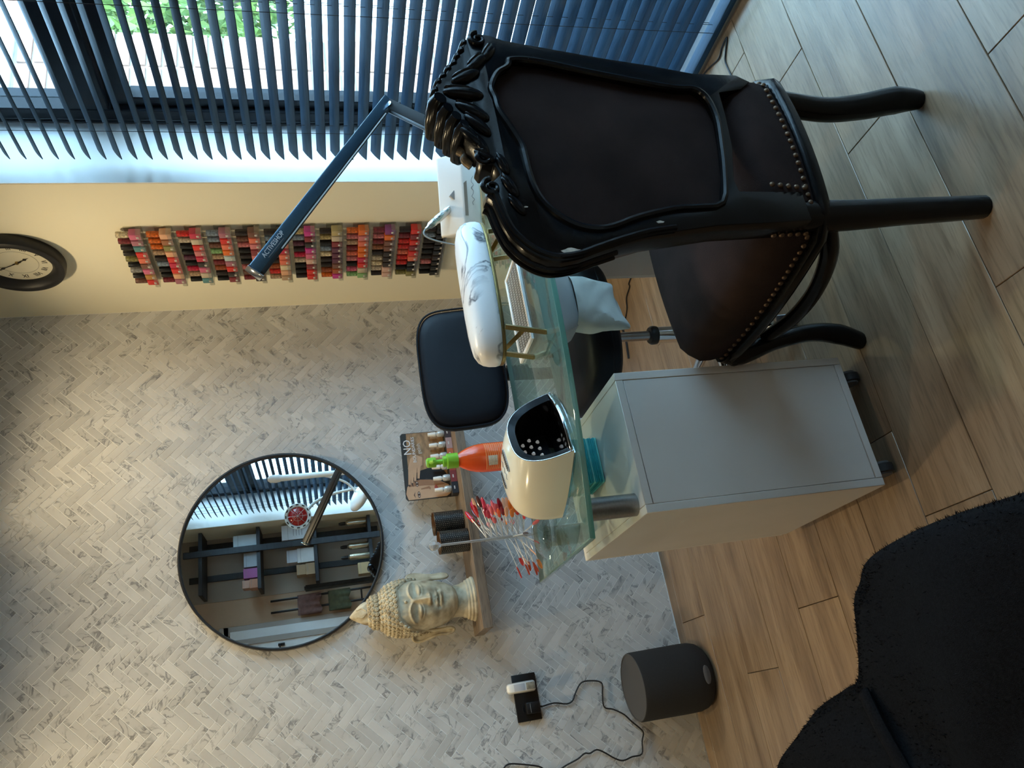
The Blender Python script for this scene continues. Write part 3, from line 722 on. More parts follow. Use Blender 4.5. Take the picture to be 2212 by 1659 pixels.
# ---- wall shelf with its things, mirror
shm = wood_mat('grey_oak_shelf', (.27, .20, .14), (.21, .152, .105), (.135, .097, .067), scale=2.2, axis=0, rough=.5, rand=False, strength=.6)
MB().box((0, 0, 0), (.825, .2104, .037), bev=.001, seg=1)
sh = MB().box((.7175, 2.8067, .7695), (.825, .2034, .035), bev=.0012, seg=1).build('wall_shelf', shm, None)
tag(sh, 'grey oak wall shelf below the round mirror', 'shelf')
mr_ = thing('round_mirror', 'round mirror with a thin black metal frame on the tiled wall', 'mirror', (.713, 2.906, 1.079))
silver = mat('mirror_silver', (.90, .91, .90), .0, metal=1)
MB().lathe([(0, 0), (.350, 0), (.350, .004), (0, .004)], 96, (.713, 2.8955, 1.44), axis=(0, -1, 0)).build('mirror_glass', silver, mr_)
MB().lathe([(.3505, -.010), (.360, -.010), (.360, .016), (.3585, .017), (.3520, .017), (.3505, .016), (.3505, -.010)], 96, (.713, 2.8970, 1.44), axis=(0, -1, 0)).build('frame', mat('black_metal_frame', (.016, .016, .017), .35), mr_)
MB().lathe([(.08, 0), (.085, .004), (.085, .006), (.08, .0065)], 32, (.713, 2.9084, 1.44), axis=(0, -1, 0)).build('wall_mount', blackpl, mr_)

# ---- loudspeaker on the floor
sk = thing('loudspeaker', 'dark grey cylindrical loudspeaker standing on the floor by the tiled wall', 'speaker', (.040, 2.775, 0))
mesh_f = mat('charcoal_speaker_cloth', (.019, .0195, .021), .8, var=.15, vscale=300, bump=.4, bscale=900)
MB().lathe([(0, .001), (.085, .001), (.098, .006), (.111, .022), (.117, .045), (.118, .08), (.116, .268), (.114, .274)], 64, (.040, 2.775, 0)).build('body', mesh_f, sk)
MB().lathe([(.114, .272), (.113, .2755), (.108, .2765), (.1075, .2745), (0, .2745)], 64, (.040, 2.775, 0)).build('top_disc', mat('grey_speaker_top', (.055, .054, .056), .6), sk)
d = Vector((-.02, -1, 0)).normalized(); x_, y_, _ = basis(d)
c0 = Vector((.040, 2.775, .040))+d*.1145
mb = MB(); mb.tube([c0-d*.004, c0+d*.0025, c0+d*.004], [(.031, .0125), (.031, .0125), (.028, .010)], 24, up=(0, 0, 1)); mb.build('badge', mat('badge_grey', (.10, .10, .105), .35), sk)

# ================================================================== things on and around the desk
ZT = .769
gold = mat('brushed_gold', (.30, .22, .09), .38, metal=1, var=.1, vscale=300)
whitepl = mat('glossy_white_plastic', (.80, .79, .76), .22, var=.01)
clear = glass_mat('clear_acrylic', (.97, .975, .97), refl=.08)

# ---- hand rest
hr = thing('hand_rest', 'white marbled padded hand rest on a gold tube frame standing on the glass desk', 'hand rest', (.935, 1.54, ZT))
vinyl = marble('marbled_white_vinyl', (.84, .83, .82), (.10, .10, .12), scale=6.5, amount=1.0, rand=False, rough=.3, vw=.014, gate=(.36, .46))
def stadium(w_, d_, n=40, ex=2.6): return [(abs(math.cos(a))**(2/ex)*math.copysign(1, math.cos(a))*w_/2, abs(math.sin(a))**(2/ex)*math.copysign(1, math.sin(a))*d_/2) for a in [2*math.pi*i/n for i in range(n)]]
mb = MB(); vs = []; fs = []; lv = [(.90, 0), (.97, .002), (1.0, .012), (.995, .025), (.96, .038), (.88, .049), (.74, .057), (.52, .062), (.25, .064)]; o_ = stadium(.385, .135); n = len(o_)
for r_, z in lv: vs += [(.935+a*(1-(1-r_)*.45), 1.54+b*r_, .868+z) for a, b in o_]
for k in range(len(lv)-1):
    for i in range(n): fs.append((k*n+i, k*n+(i+1) % n, (k+1)*n+(i+1) % n, (k+1)*n+i))
fs += [tuple(range(n))[::-1], tuple((len(lv)-1)*n+i for i in range(n))]
mb.add(vs, fs).build('cushion', vinyl, hr, angle=70)
MB().prism([(.935+a*.99, 1.54+b*.97) for a, b in o_], .861, .869, ux=(1, 0, 0), uy=(0, 1, 0), un=(0, 0, 1)).build('base_plate', gold, hr, bev=.001)
for (xb, xt) in ((.787, .806), (1.080, 1.066)):
    q = .0042
    for yy in (1.478, 1.604): MB().tube([(xb, yy, ZT+.002), (xt, yy, .862)], .0072, 4).cyl((xb, yy, ZT), (xb, yy, ZT+.004), .006, 10).build('leg', gold, hr, smooth=False)
    MB().tube([((xb+xt)/2, 1.478, .820), (xt, 1.604, .845)], .0070, 4).build('brace', gold, hr, smooth=False)

# ---- dust extractor set into the glass: grille above, housing and bag below
dx = thing('dust_extractor', 'white dust extractor grille set into the glass desk with filter bag hanging below', 'extractor', (.946, 1.642, .50))
gx0, gx1, gy0, gy1 = .822, 1.070, 1.574, 1.710
galu = mat('pale_aluminium', (.70, .70, .69), .3, metal=.6)
fr_ = MB()
for c_, s_ in (((gx0+gx1)/2, gy0+.005, 0), (gx1-gx0, .010, .007)), (((gx0+gx1)/2, gy1-.005, 0), (gx1-gx0, .010, .007)), ((gx0+.005, (gy0+gy1)/2, 0), (.010, gy1-gy0-.02, .007)), ((gx1-.005, (gy0+gy1)/2, 0), (.010, gy1-gy0-.02, .007)):
    fr_.box((c_[0], c_[1], ZT+.0035), s_, bev=.001, seg=1)
fr_.build('grille_frame', whitepl, dx)
gr = MB()
for i in range(34): gr.box((gx0+.012+(gx1-gx0-.024)*i/33, (gy0+gy1)/2, ZT+.0048), (.0024, gy1-gy0-.02, .0008))
for j in range(6): gr.box(((gx0+gx1)/2, gy0+.012+(gy1-gy0-.024)*j/5, ZT+.0048), (gx1-gx0-.02, .0034, .0009))
o = gr.build('grille_mesh', galu, dx, smooth=False)
MB().box(((gx0+gx1)/2, (gy0+gy1)/2, ZT+.0012), (gx1-gx0-.022, gy1-gy0-.022, .0008)).build('dark_opening', mat('dark_duct', (.05, .05, .055), .8), dx)
greypl = mat('light_grey_plastic', (.42, .41, .40), .45, var=.03)
MB().box(((gx0+gx1)/2+.005, (gy0+gy1)/2-.01, .736), (.255, .150, .040), bev=.010, seg=3).build('housing', greypl, dx)
mb = MB(); vs = []; fs = []
for k, (w_, d_, z) in enumerate([(.235, .145, .716), (.20, .13, .690), (.165, .11, .655), (.15, .10, .642)]):
    vs += [(.935+a*w_/2, 1.63+b*d_/2, z) for a, b in ((-1, -.8), (-.8, -1), (.8, -1), (1, -.8), (1, .8), (.8, 1), (-.8, 1), (-1, .8))]
for k in range(3):
    for i in range(8): fs.append((k*8+i, k*8+(i+1) % 8, (k+1)*8+(i+1) % 8, (k+1)*8+i))
mb.add(vs, fs+[tuple(range(8)), tuple(24+i for i in range(8))[::-1]]).build('funnel', greypl, dx)
bagm = mat('white_filter_cloth', (.44, .44, .40), .9, var=.05, vscale=30, bump=.2, bscale=200, trans=.0)
rnd = random.Random(11); mb = MB(); nu, nv = 36, 14
def bagf(u, v):
    a = 2*math.pi*u; z = .648-v*.128
    w_ = .072+.004*math.sin(v*5); d_ = .055*(1-v)**.6*.9+.008
    ex = 2.6; x = abs(math.cos(a))**(2/ex)*math.copysign(1, math.cos(a))*w_; yy = abs(math.sin(a))**(2/ex)*math.copysign(1, math.sin(a))*d_
    wr_ = .008*(abs(math.sin(2.5*a+4*v))-.5)*math.sin(math.pi*v)+.004*(abs(math.sin(4.5*a-7*v+1))-.5)*math.sin(math.pi*v)
    return (.930+x*(1+wr_*4)-.012*v, 1.605+yy*.85+wr_*.9, z+.006*math.sin(3*a)*v+.012*v*(x/w_))
mb.grid(bagf, nu, nv, closed_u=True); mb.build('filter_bag', bagm, dx, angle=25)

# ---- nail lamp
ul = thing('nail_lamp', 'cream domed nail drying lamp with black hand opening on the glass desk', 'lamp', (.55, 1.55, ZT))
e_ = Vector((.91, .42, 0)).normalized(); nb = Vector((-e_.y, e_.x, 0)); F0 = Vector((.486, 1.452, ZT))
def UL(a, b, z): return F0+e_*a+nb*b+Vector((0, 0, z))
LW_, LD_, LH_ = .186, .225, .112
def dome(u, v, inset=0.0):
    # u across the arch 0..1, v from mouth to rear
    w_ = LW_/2*(1+.20*math.sin(math.pi*min(v, 1)*.8)); h_ = LH_*(1+.04*math.sin(v*2.4)-.10*v*v); cxm = LW_/2
    a = math.pi*u; ex = 2.9
    x = -abs(math.cos(a))**(2/ex)*math.copysign(1, math.cos(a))*(w_-inset); z = abs(math.sin(a))**(2/ex)*(h_-inset)
    lean = -.018*(z/LH_)**2+.050*(1-v)*(1-z/LH_)*0
    return UL(cxm+x, -.006+v*LD_+(z/LH_)*.052*(1-v)*1.0-.0*lean, z+.004)
mb = MB(); mb.grid(lambda u, v: dome(u, v*.86), 44, 16)
nb_ = len(mb.v)//44
def rear(u, v):
    base = dome(u, .86); c = UL(LW_/2, LD_*1.0, LH_*.40); t = math.sin(v*math.pi/2); s_ = math.cos(v*math.pi/2)
    m_ = UL(LW_/2, LD_*.86, .004); 
    p = m_+(base-m_)*s_; p = p+nb*(.13*LD_*t); p.z = max(p.z, ZT+.004); return p
mb.grid(rear, 44, 7)
mb.build('shell', mat('cream_gloss_shell', (.80, .75, .60), .16, coat=.3), ul, angle=75)
blk = mat('black_gloss_plastic', (.008, .009, .011), .18, spec=.25)
mb = MB(); vs = [dome(i/43, 0.0) for i in range(44)]+[dome(i/43, 0.0, .017)+nb*.006 for i in range(44)]
mb.add(vs, [(i, i+1, 44+i+1, 44+i) for i in range(43)]); mb.build('mouth_rim', blk, ul, solid=.0012)
MB().tube([dome(i/43, 0.0, .001) for i in range(44)], .0012, 6).build('rim_line', mat('silver_rim_line', (.55, .58, .62), .25, metal=.8), ul)
mb = MB(); mb.grid(lambda u, v: dome(u, .03+v*.75, .018), 36, 10); mb.build('inner_reflector', mat('black_mirror_liner', (.012, .012, .014), .08, metal=.4), ul)
MB().prism([(0, 0), (LW_, 0), (LW_*1.05, LD_*.5), (LW_*.98, LD_*.95), (LW_*.02, LD_*.95), (-LW_*.05, LD_*.5)], 0, .004, o=F0, ux=e_, uy=nb, un=(0, 0, 1)).build('base_plate', mat('mirror_base', (.45, .47, .50), .06, metal=1), ul)
MB().prism([(a, -.004*math.sin(math.pi*(a+.004)/(LW_+.008))*5-.004) for a in [LW_*i/12 for i in range(13)]]+[(LW_, .012), (0, .012)], .004, .012, o=F0, ux=e_, uy=nb, un=(0, 0, 1)).build('chrome_lip', chrome, ul, bev=.002)
led = emis('pale_led_dome', (.75, .74, .70), .15)
rp = MB(); rp.add([UL(.022, .105, .010), UL(.164, .105, .010), UL(.164, .125, .094), UL(.022, .125, .094)], [(0, 1, 2, 3)]).build('led_board', blk, ul, solid=.002)
for j in range(4):
    for i in range(6):
        z_ = .030+.017*j; a_ = .040+.021*i+(.0105 if j % 2 else 0); c_ = UL(a_, .105+.02*(z_-.010)/.084-.003, z_)
        MB().tube([c_+nb*.002, c_-nb*.0025], [.0046, .0026], 10).build('led', led, ul)
ventm = mat('grey_vent', (.30, .31, .33), .4)
for vv, s_ in ((.33, 1.0), (.70, .8)):
    c_ = dome(.50, vv, -.0005); x_, y_, d_ = e_, nb, Vector((0, 0, 1))
    MB().prism([(.034*s_*math.cos(a), .010*s_*math.sin(a)) for a in [2*math.pi*i/20 for i in range(20)]], -.003, .0008, o=c_, ux=e_, uy=nb, un=(0, 0, 1)).build('top_vent', ventm, ul)
    mb = MB()
    for i in range(9): mb.box(c_+e_*(-.026+.0065*i)*s_+Vector((0, 0, .0012)), (.002, .012*s_, .0012), rot=Euler((0, 0, math.atan2(e_.y, e_.x))))
    mb.build('vent_fins', mat('dark_vent_fin', (.06, .06, .065), .5), ul)
sg = smooth_path([dome(.50, .50, -.0009)+e_*(-.03+.006*i)+nb*(.004*math.sin(i*2.1)*(1 if i % 3 else 1.8)) for i in range(11)], 4)
MB().tube(sg, .0007, 5).build('script_mark', mat('grey_print', (.22, .22, .23), .5), ul)

# ---- orange pump bottle
ob = thing('pump_bottle', 'orange plastic bottle with lime green pump top on the glass desk', 'bottle', (.623, 1.835, ZT))
orm = mat('translucent_orange', (.80, .085, .012), .18, coat=.4)
MB().lathe([(0, 0), (.034, 0), (.0375, .004), (.0378, .05), (.0378, .095), (.0375, .115), (.035, .135), (.030, .153), (.022, .170), (.0165, .178), (.0165, .185), (0, .185)], 40, (.623, 1.835, ZT), squash=(1, .86)).build('body', orm, ob)
lime = mat('lime_green_plastic', (.22, .50, .03), .3)
MB().lathe([(0, .180), (.019, .180), (.0195, .184), (.0195, .207), (.014, .209), (.014, .217), (.0065, .219), (.006, .238), (0, .238)], 28, (.623, 1.835, ZT)).build('pump_collar', lime, ob)
MB().lathe([(0, .236), (.0125, .236), (.0130, .240), (.0125, .256), (.009, .260), (0, .260)], 24, (.623, 1.835, ZT)).tube([(.623, 1.835, ZT+.249), (.615, 1.805, ZT+.249), (.614, 1.800, ZT+.245)], [.006, .005, .004], 10).build('pump_head', lime, ob)
pl_ = mat('orange_print_line', (.85, .42, .12), .4)
def arc(z0, a0, a1, r=.0384): return [(.623+r*math.cos(a), 1.835+.86*r*math.sin(a), ZT+z0) for a in [a0+(a1-a0)*i/16 for i in range(17)]]
mb = MB()
for i in range(17): mb.tube(arc(.028+.0052*i, R(200), R(318)), .0007, 4)
mb.build('print_lines', pl_, ob)
mb = MB()
vs = [(.623+.0388*math.cos(a), 1.835+.0334*math.sin(a), ZT+z) for z in (.083, .107) for a in [R(222+38*i/8) for i in range(9)]]
mb.add(vs, [(i, i+1, 10+i, 9+i) for i in range(8)]).build('price_sticker', mat('pale_sticker', (.62, .55, .45), .6, var=.2, vscale=300), ob, solid=.0003)

# ---- nail colour display: acrylic stand with fans of painted tips
nd = thing('swatch_stand', 'clear acrylic stand of fanned nail colour tips on the left end of the glass desk', 'display stand', (.405, 1.800, ZT))
bx_, by_ = .405, 1.800
MB().lathe([(0, 0), (.062, 0), (.064, .003), (.058, .010), (.040, .021), (.018, .028), (.006, .031), (0, .031)], 36, (bx_, by_, ZT)).build('base', clear, nd)
MB().cyl((bx_, by_, ZT+.028), (bx_, by_, ZT+.262), .0032, 12).build('rod', mat('clear_rod', (.75, .75, .74), .08, trans=.8, spec=.6), nd)
MB().ball((bx_, by_, ZT+.272), (.013, .013, .011), 8, 5).lathe([(.006, 0), (.009, .006), (.004, .01)], 10, (bx_, by_, ZT+.256)).build('finial', mat('faceted_acrylic', (.80, .80, .80), .05, trans=.7), nd, smooth=False)
tipc = [(.55, .01, .02), (.62, .03, .02), (.70, .08, .02), (.72, .20, .03), (.75, .40, .25), (.20, .008, .02), (.03, .01, .02), (.66, .12, .14), (.50, .015, .06), (.35, .01, .012), (.10, .03, .025), (.55, .02, .03), (.62, .02, .12), (.45, .01, .02)]
stickm = mat('clear_stick', (.80, .80, .79), .25, trans=.55)
rnd = random.Random(4); cnt = 0
sidx = 0
plan = []
for lvl in range(8):
    z0 = .052+.013*lvl
    for k in range(7): plan.append((z0, R(-62+18*k+rnd.uniform(-6, 6)), .098+rnd.uniform(-.016, .008), .010+.0035*lvl*rnd.uniform(.4, 1.2)))
for i_, (z0, an) in enumerate([(.10, 188), (.085, 200), (.075, 182), (.065, 195), (.058, 176), (.05, 190), (.045, 205), (.09, 215), (.07, 230), (.055, 245), (.08, 260), (.06, 275)]):
    plan.append((z0, R(an), .098+rnd.uniform(-.02, .005), -.010-rnd.uniform(0, .02)))
for z0, an, ln, up_ in plan:
    d = Vector((math.cos(an), math.sin(an), 0)); p0 = Vector((bx_, by_, ZT+z0))+d*.006; p1 = p0+d*ln+Vector((0, 0, up_))
    stk = MB().tube([p0, p0.lerp(p1, .7)], [(.0016, .0009)]*2, 4).build('tip_stick', stickm, nd, smooth=False)
    x_, y_, dd = basis(p1-p0); a_ = p0.lerp(p1, .68)
    c_ = tipc[sidx % len(tipc)] if rnd.random() < .8 else tipc[rnd.randrange(len(tipc))]; sidx += 1 if rnd.random() < .35 else 0
    mb = MB(); L_ = (p1-p0)*.28; prof = [(0, .0026), (.15, .0042), (.5, .0050), (.8, .0040), (1, .0012)]; vs = []; tw = rnd.uniform(.5, 1.4); x_, y_ = x_*math.cos(tw)+y_*math.sin(tw), -x_*math.sin(tw)+y_*math.cos(tw)
    for t, w_ in prof:
        for s_ in (-1, -.5, 0, .5, 1): vs.append(a_+L_*t+x_*w_*s_+y_*(.0016*(1-s_*s_)))
    fs = [(i*5+j, i*5+j+1, (i+1)*5+j+1, (i+1)*5+j) for i in range(4) for j in range(4)]
    mb.add(vs, fs).build('nail_tip', mat('varnish_%d' % tipc.index(c_), c_, .15, coat=.4), stk, solid=.0008)
MB().cyl((bx_, by_, ZT+.045), (bx_, by_, ZT+.150), .0068, 14).build('hub', clear, nd)

# ---- teal napkins under the glass
tn = thing('napkin_stack', 'stack of folded teal paper napkins on the left pedestal under the glass', 'napkins', (.525, 1.70, .640))
teal = mat('teal_paper', (.03, .33, .36), .9, var=.15, vscale=60); tealL = mat('light_teal_paper', (.16, .52, .50), .9, var=.1, vscale=60)
for i in range(14):
    j_ = .0012*math.sin(i*2.3)
    MB().box((.530+j_, 1.705+j_*.7, .6432+.0046*i), (.112, .105, .0044), bev=.0016, seg=1).build('napkin', teal if i % 5 else tealL, tn)

# ---- nail drill
dm = thing('nail_drill', 'white nail drill unit with silver handpiece on the right end of the desk', 'nail drill', (1.44, 1.80, ZT))
de = Vector((.90, -.44, 0)).normalized(); dn = Vector((-de.y, de.x, 0)); D0 = Vector((1.322, 1.838, ZT))
def DM(a, b, z): return D0+de*a+dn*b+Vector((0, 0, z))
mb = MB(); W_ = .235
prof = [(0, .006), (-.004, .014), (-.004, .060), (.002, .066), (.062, .120), (.074, .119), (.080, .110), (.080, .006)]
k = len(prof); vs = [DM(0, b, z) for b, z in prof]+[DM(W_, b, z) for b, z in prof]
mb.add(vs, [tuple(range(k)), tuple(range(k, 2*k))[::-1]]+[(i, (i+1) % k, k+(i+1) % k, k+i) for i in range(k)]).build('housing', whitepl, dm, bev=.004)
MB().prism([(.05, .056), (.145, .056), (.152, .047), (.05, .047)], -.0055, -.0035, o=D0, ux=de, uy=(0, 0, 1), un=dn).build('display_slot', mat('taupe_window', (.28, .24, .20), .15), dm)
sg = smooth_path([DM(.08+.0085*i, -.0047, .030+.004*math.sin(i*2.4)*(1+.8*(i % 4 == 0))) for i in range(11)], 4)
MB().tube(sg, .0006, 5).build('script_mark', mat('grey_print', (.22, .22, .23), .5), dm)
MB().box((1.418, 1.846, .842), (.050, .036, .034), rot=Euler((0, R(42), math.atan2(de.y, de.x))), bev=.004).build('cradle', whitepl, dm)
MB().box((1.440, 1.815, .845), (.030, .026, .026), rot=Euler((0, R(42), math.atan2(de.y, de.x))), bev=.002).build('cradle_block', mat('grey_cradle', (.35, .34, .34), .4), dm)
h0 = Vector((1.425, 1.842, .848)); h1 = Vector((1.336, 1.836, .944)); ax_ = (h1-h0)
hp = [(0, .0065), (.08, .0105), (.30, .0115), (.34, .0105), (.36, .0118), (.62, .0118), (.66, .0100), (.69, .0112), (.86, .0100), (.90, .0060), (1.0, .0045)]
MB().tube([h0+ax_*t for t, _ in hp], [r for _, r in hp], 20).build('handpiece', mat('satin_silver', (.62, .61, .58), .22, metal=.95), dm)
cb_ = smooth_path([h1, (1.330, 1.836, .949), (1.319, 1.836, .951), (1.307, 1.837, .941), (1.295, 1.838, .914), (1.282, 1.84, .866), (1.268, 1.842, .812), (1.255, 1.845, .7735), (1.30, 1.868, .7725), (1.40, 1.87, .785)], 6)
MB().tube(cb_, .0024, 8).build('handpiece_cord', mat('grey_cord', (.30, .30, .29), .5), dm)

# ---- slim LED desk lamp
ll = thing('led_desk_lamp', 'slim dark blue grey LED bar lamp with folding arm rising above the glass desk', 'lamp', (1.44, 1.585, ZT))
lampm = mat('dark_blue_aluminium', (.075, .135, .19), .34, metal=.7, var=.08, vscale=400)
darkm = mat('dark_grey_aluminium', (.014, .015, .016), .6, spec=.12)
A0, A1 = Vector((1.043, 1.580, 1.405)), Vector((1.728, 1.730, 1.020))
aa = (A1-A0).normalized(); tocam = Vector((-.6415, -.7663, .0313)); nf = (tocam-aa*tocam.dot(aa)).normalized(); uf = nf.cross(aa)
M_ = Matrix((aa, uf, nf)).transposed()
MB().box((A0+A1)/2, ((A1-A0).length, .0300, .020), rot=M_, bev=.004).build('head_bar', lampm, ll)
MB().box((A0+A1)/2-uf*.0185, ((A1-A0).length*.985, .011, .017), rot=M_, bev=.001).build('diffuser_channel', blackpl, ll)
MB().box(A0.lerp(A1, .52)-uf*.0195+nf*.0072, ((A1-A0).length*.80, .0035, .005), rot=M_, bev=.0005).build('led_strip', mat('pale_diffuser', (.62, .63, .62), .4), ll)
MB().box((A0+A1)/2-nf*.0105, ((A1-A0).length*.99, .027, .002), rot=M_, bev=.0005).build('rear_plate', blackpl, ll)
MB().box(A0-aa*.003-uf*.004, (.006, .041, .021), rot=M_, bev=.001).build('end_cap', chrome, ll)
text_mesh('lettering', 'ACTIVESHOP', .0165, mat('white_print', (.80, .80, .80), .5), ll, A0+aa*.042-uf*.003+nf*.0102, aa, uf)
MB().tube([A0+aa*.050-uf*.0085+nf*.0103, A0+aa*.125-uf*.0085+nf*.0103], .0009, 4).build('small_print', mat('grey_print', (.22, .22, .23), .5), ll)
B0 = A1-aa*.012-uf*.012; B1 = Vector((1.452, 1.592, .852)); ba = (B1-B0).normalized(); nb2 = (tocam-ba*tocam.dot(ba)).normalized(); ub = nb2.cross(ba)
M2 = Matrix((ba, ub, nb2)).transposed()
MB().box((B0+B1)/2, ((B1-B0).length+.01, .030, .018), rot=M2, bev=.003).build('lower_arm', darkm, ll)
MB().box((B0+B1)/2-ub*.017, ((B1-B0).length*.97, .012, .014), rot=M2, bev=.001).build('arm_channel', blackpl, ll)
for p_ in (B0+ba*.012, B1-ba*.012):
    MB().cyl(p_-nb2*.014, p_+nb2*.0125, .0075, 16).build('pivot_bolt', chrome, ll)
MB().box((1.449, 1.590, .822), (.026, .024, .060), bev=.003).build('stand', darkm, ll)
MB().lathe([(0, 0), (.048, 0), (.050, .003), (.048, .012), (.018, .020), (.014, .030), (0, .030)], 32, (1.447, 1.588, ZT)).build('base', darkm, ll)

# ================================================================== clock, polish racks, shelf display, socket
# ---- clock
ck = thing('wall_clock', 'round black wall clock with cream dial and roman numerals', 'clock', (XW, 2.523, 2.112))
cc = Vector((XW, 2.523, 2.263)); AXN = (-1, 0, 0)
rimm = mat('black_clock_rim', (.014, .014, .016), .45, var=.1)
MB().lathe([(.148, 0), (.151, .004), (.151, .030), (.147, .040), (.138, .045), (.128, .044), (.119, .038), (.112, .026), (.108, .020), (.108, 0)], 72, cc, axis=AXN).build('rim', rimm, ck)
MB().lathe([(0, .014), (.1085, .014), (.1085, .002), (0, .002)], 64, cc, axis=AXN).build('dial', mat('cream_dial', (.70, .66, .52), .6, var=.03), ck)
ink = mat('black_ink', (.02, .018, .015), .6)
MB().lathe([(.0655, .0142), (.0655, .0146), (.0665, .0146), (.0665, .0142)], 64, cc, axis=AXN, caps=False).build('minute_ring', mat('faded_ink', (.25, .23, .19), .6), ck)
cr_, cu_ = Vector((0, -1, 0)), Vector((0, 0, 1))
for h_, tx in enumerate(['XII', 'I', 'II', 'III', 'IIII', 'V', 'VI', 'VII', 'VIII', 'IX', 'X', 'XI']):
    a = R(30*h_); out = cr_*math.sin(a)+cu_*math.cos(a); rt = cr_*math.cos(a)-cu_*math.sin(a)
    text_mesh('numeral', tx, .026, ink, ck, cc+Vector((-.0143, 0, 0))+out*.076, rt, out, align='CENTER', sx=.8)
def hand(n, ang, ln, w_, d_):
    a = R(ang); out = cr_*math.sin(a)+cu_*math.cos(a); rt = cr_*math.cos(a)-cu_*math.sin(a)
    MB().prism([(-w_*.5, -.018), (w_*.5, -.018), (w_*.35, ln*.55), (w_*1.3, ln*.66), (w_*.3, ln*.78), (0, ln), (-w_*.3, ln*.78), (-w_*1.3, ln*.66), (-w_*.35, ln*.55)], .0, .0008, o=cc+Vector((-d_, 0, 0)), ux=rt, uy=out, un=(-1, 0, 0)).build(n, ink, ck)
hand('hour_hand', 148, .052, .005, .0165); hand('minute_hand', 331, .090, .004, .0185)
MB().lathe([(.006, .014), (.006, .020), (0, .0205)], 16, cc, axis=AXN).build('hand_boss', mat('brass_boss', (.35, .25, .10), .3, metal=1), ck)

# ---- acrylic racks of polish bottles
CO = dict(pink=(.55, .12, .22), mauve=(.35, .13, .18), teal=(.08, .22, .24), red=(.60, .03, .025), coral=(.66, .15, .09), brown=(.16, .07, .05), rose=(.52, .16, .17), ochre=(.42, .20, .05), peach=(.68, .36, .22), copper=(.30, .12, .06), olive=(.22, .20, .07), orange=(.66, .14, .02), crimson=(.48, .02, .06), beige=(.50, .42, .32), dark=(.025, .018, .018), black=(.008, .008, .009), plum=(.10, .03, .06), maroon=(.20, .03, .04), magenta=(.48, .04, .25), blush=(.60, .38, .32), cream=(.66, .55, .36), purple=(.22, .05, .20), green=(.22, .42, .18), grey=(.25, .25, .25), slate=(.20, .26, .34), sky=(.42, .52, .55), tan=(.42, .28, .18), rust=(.32, .08, .03), gold=(.42, .33, .15))
ROWS = [
 ('pink mauve teal red coral brown pink ochre red', 'cream maroon dark dark olive black grey black brown'),
 ('peach copper olive peach red crimson red peach mauve', 'orange orange orange tan dark slate black black maroon'),
 ('crimson beige red rose crimson dark pink beige teal', 'red beige black black plum black crimson tan black'),
 ('mauve red coral orange sky mauve red dark maroon', 'slate slate brown green tan maroon rust dark black'),
 ('brown coral rose maroon rose mauve dark brown dark', 'dark brown rose black dark black rose brown maroon'),
 ('dark crimson coral crimson coral coral cream peach tan', 'dark slate dark brown black dark rust red tan'),
 ('magenta maroon dark magenta pink blush maroon red red', 'gold slate plum dark crimson beige black black dark'),
 ('gold beige maroon plum plum plum brown rust magenta', 'dark gold black slate cream dark dark rust orange'),
 ('orange rose coral orange orange crimson red beige green', 'orange rose tan maroon coral rose black pink green'),
 ('purple orange brown brown dark dark dark blush blush', 'maroon rose maroon copper dark beige cream beige dark'),
 ('red maroon red maroon red coral black black olive', 'dark maroon red red coral red red black olive'),
 ('black black black black black dark black black black', 'dark slate dark dark black dark rose dark black')]
ORD = ['first', 'second', 'third', 'fourth', 'fifth', 'sixth', 'seventh', 'eighth', 'ninth', 'tenth', 'eleventh', 'twelfth']
acr = glass_mat('rack_acrylic', (.93, .935, .92), refl=.10)
YA, YBk = 2.345, 2.668
bodym = MB().box((0, 0, .0195), (.029, .030, .039), bev=.0035, seg=2).mesh('body', mat('varnish_body_black', CO['black'], .2))
capm = MB().lathe([(.0085, .038), (.0105, .040), (.0112, .046), (.0112, .078), (.0100, .0805), (0, .081)], 14).mesh('cap', ink)
bprint = MB().box((-.0150, .0, .012), (.0005, .010, .008)).mesh('print', mat('pale_label_print', (.60, .56, .52), .5))
body_cache = {}
def pol(kind, cname):
    key = (kind, cname)
    if key not in body_cache:
        me = (bodym if kind == 'b' else capm).copy(); me.materials.clear()
        if kind == 'b': me.materials.append(mat('varnish_'+cname, CO[cname], .18, coat=.3))
        else: me.materials.append(mat('cap_'+cname, tuple(x*.75 for x in CO[cname]), .3, var=.75, vscale=130))
        body_cache[key] = me
    return body_cache[key]
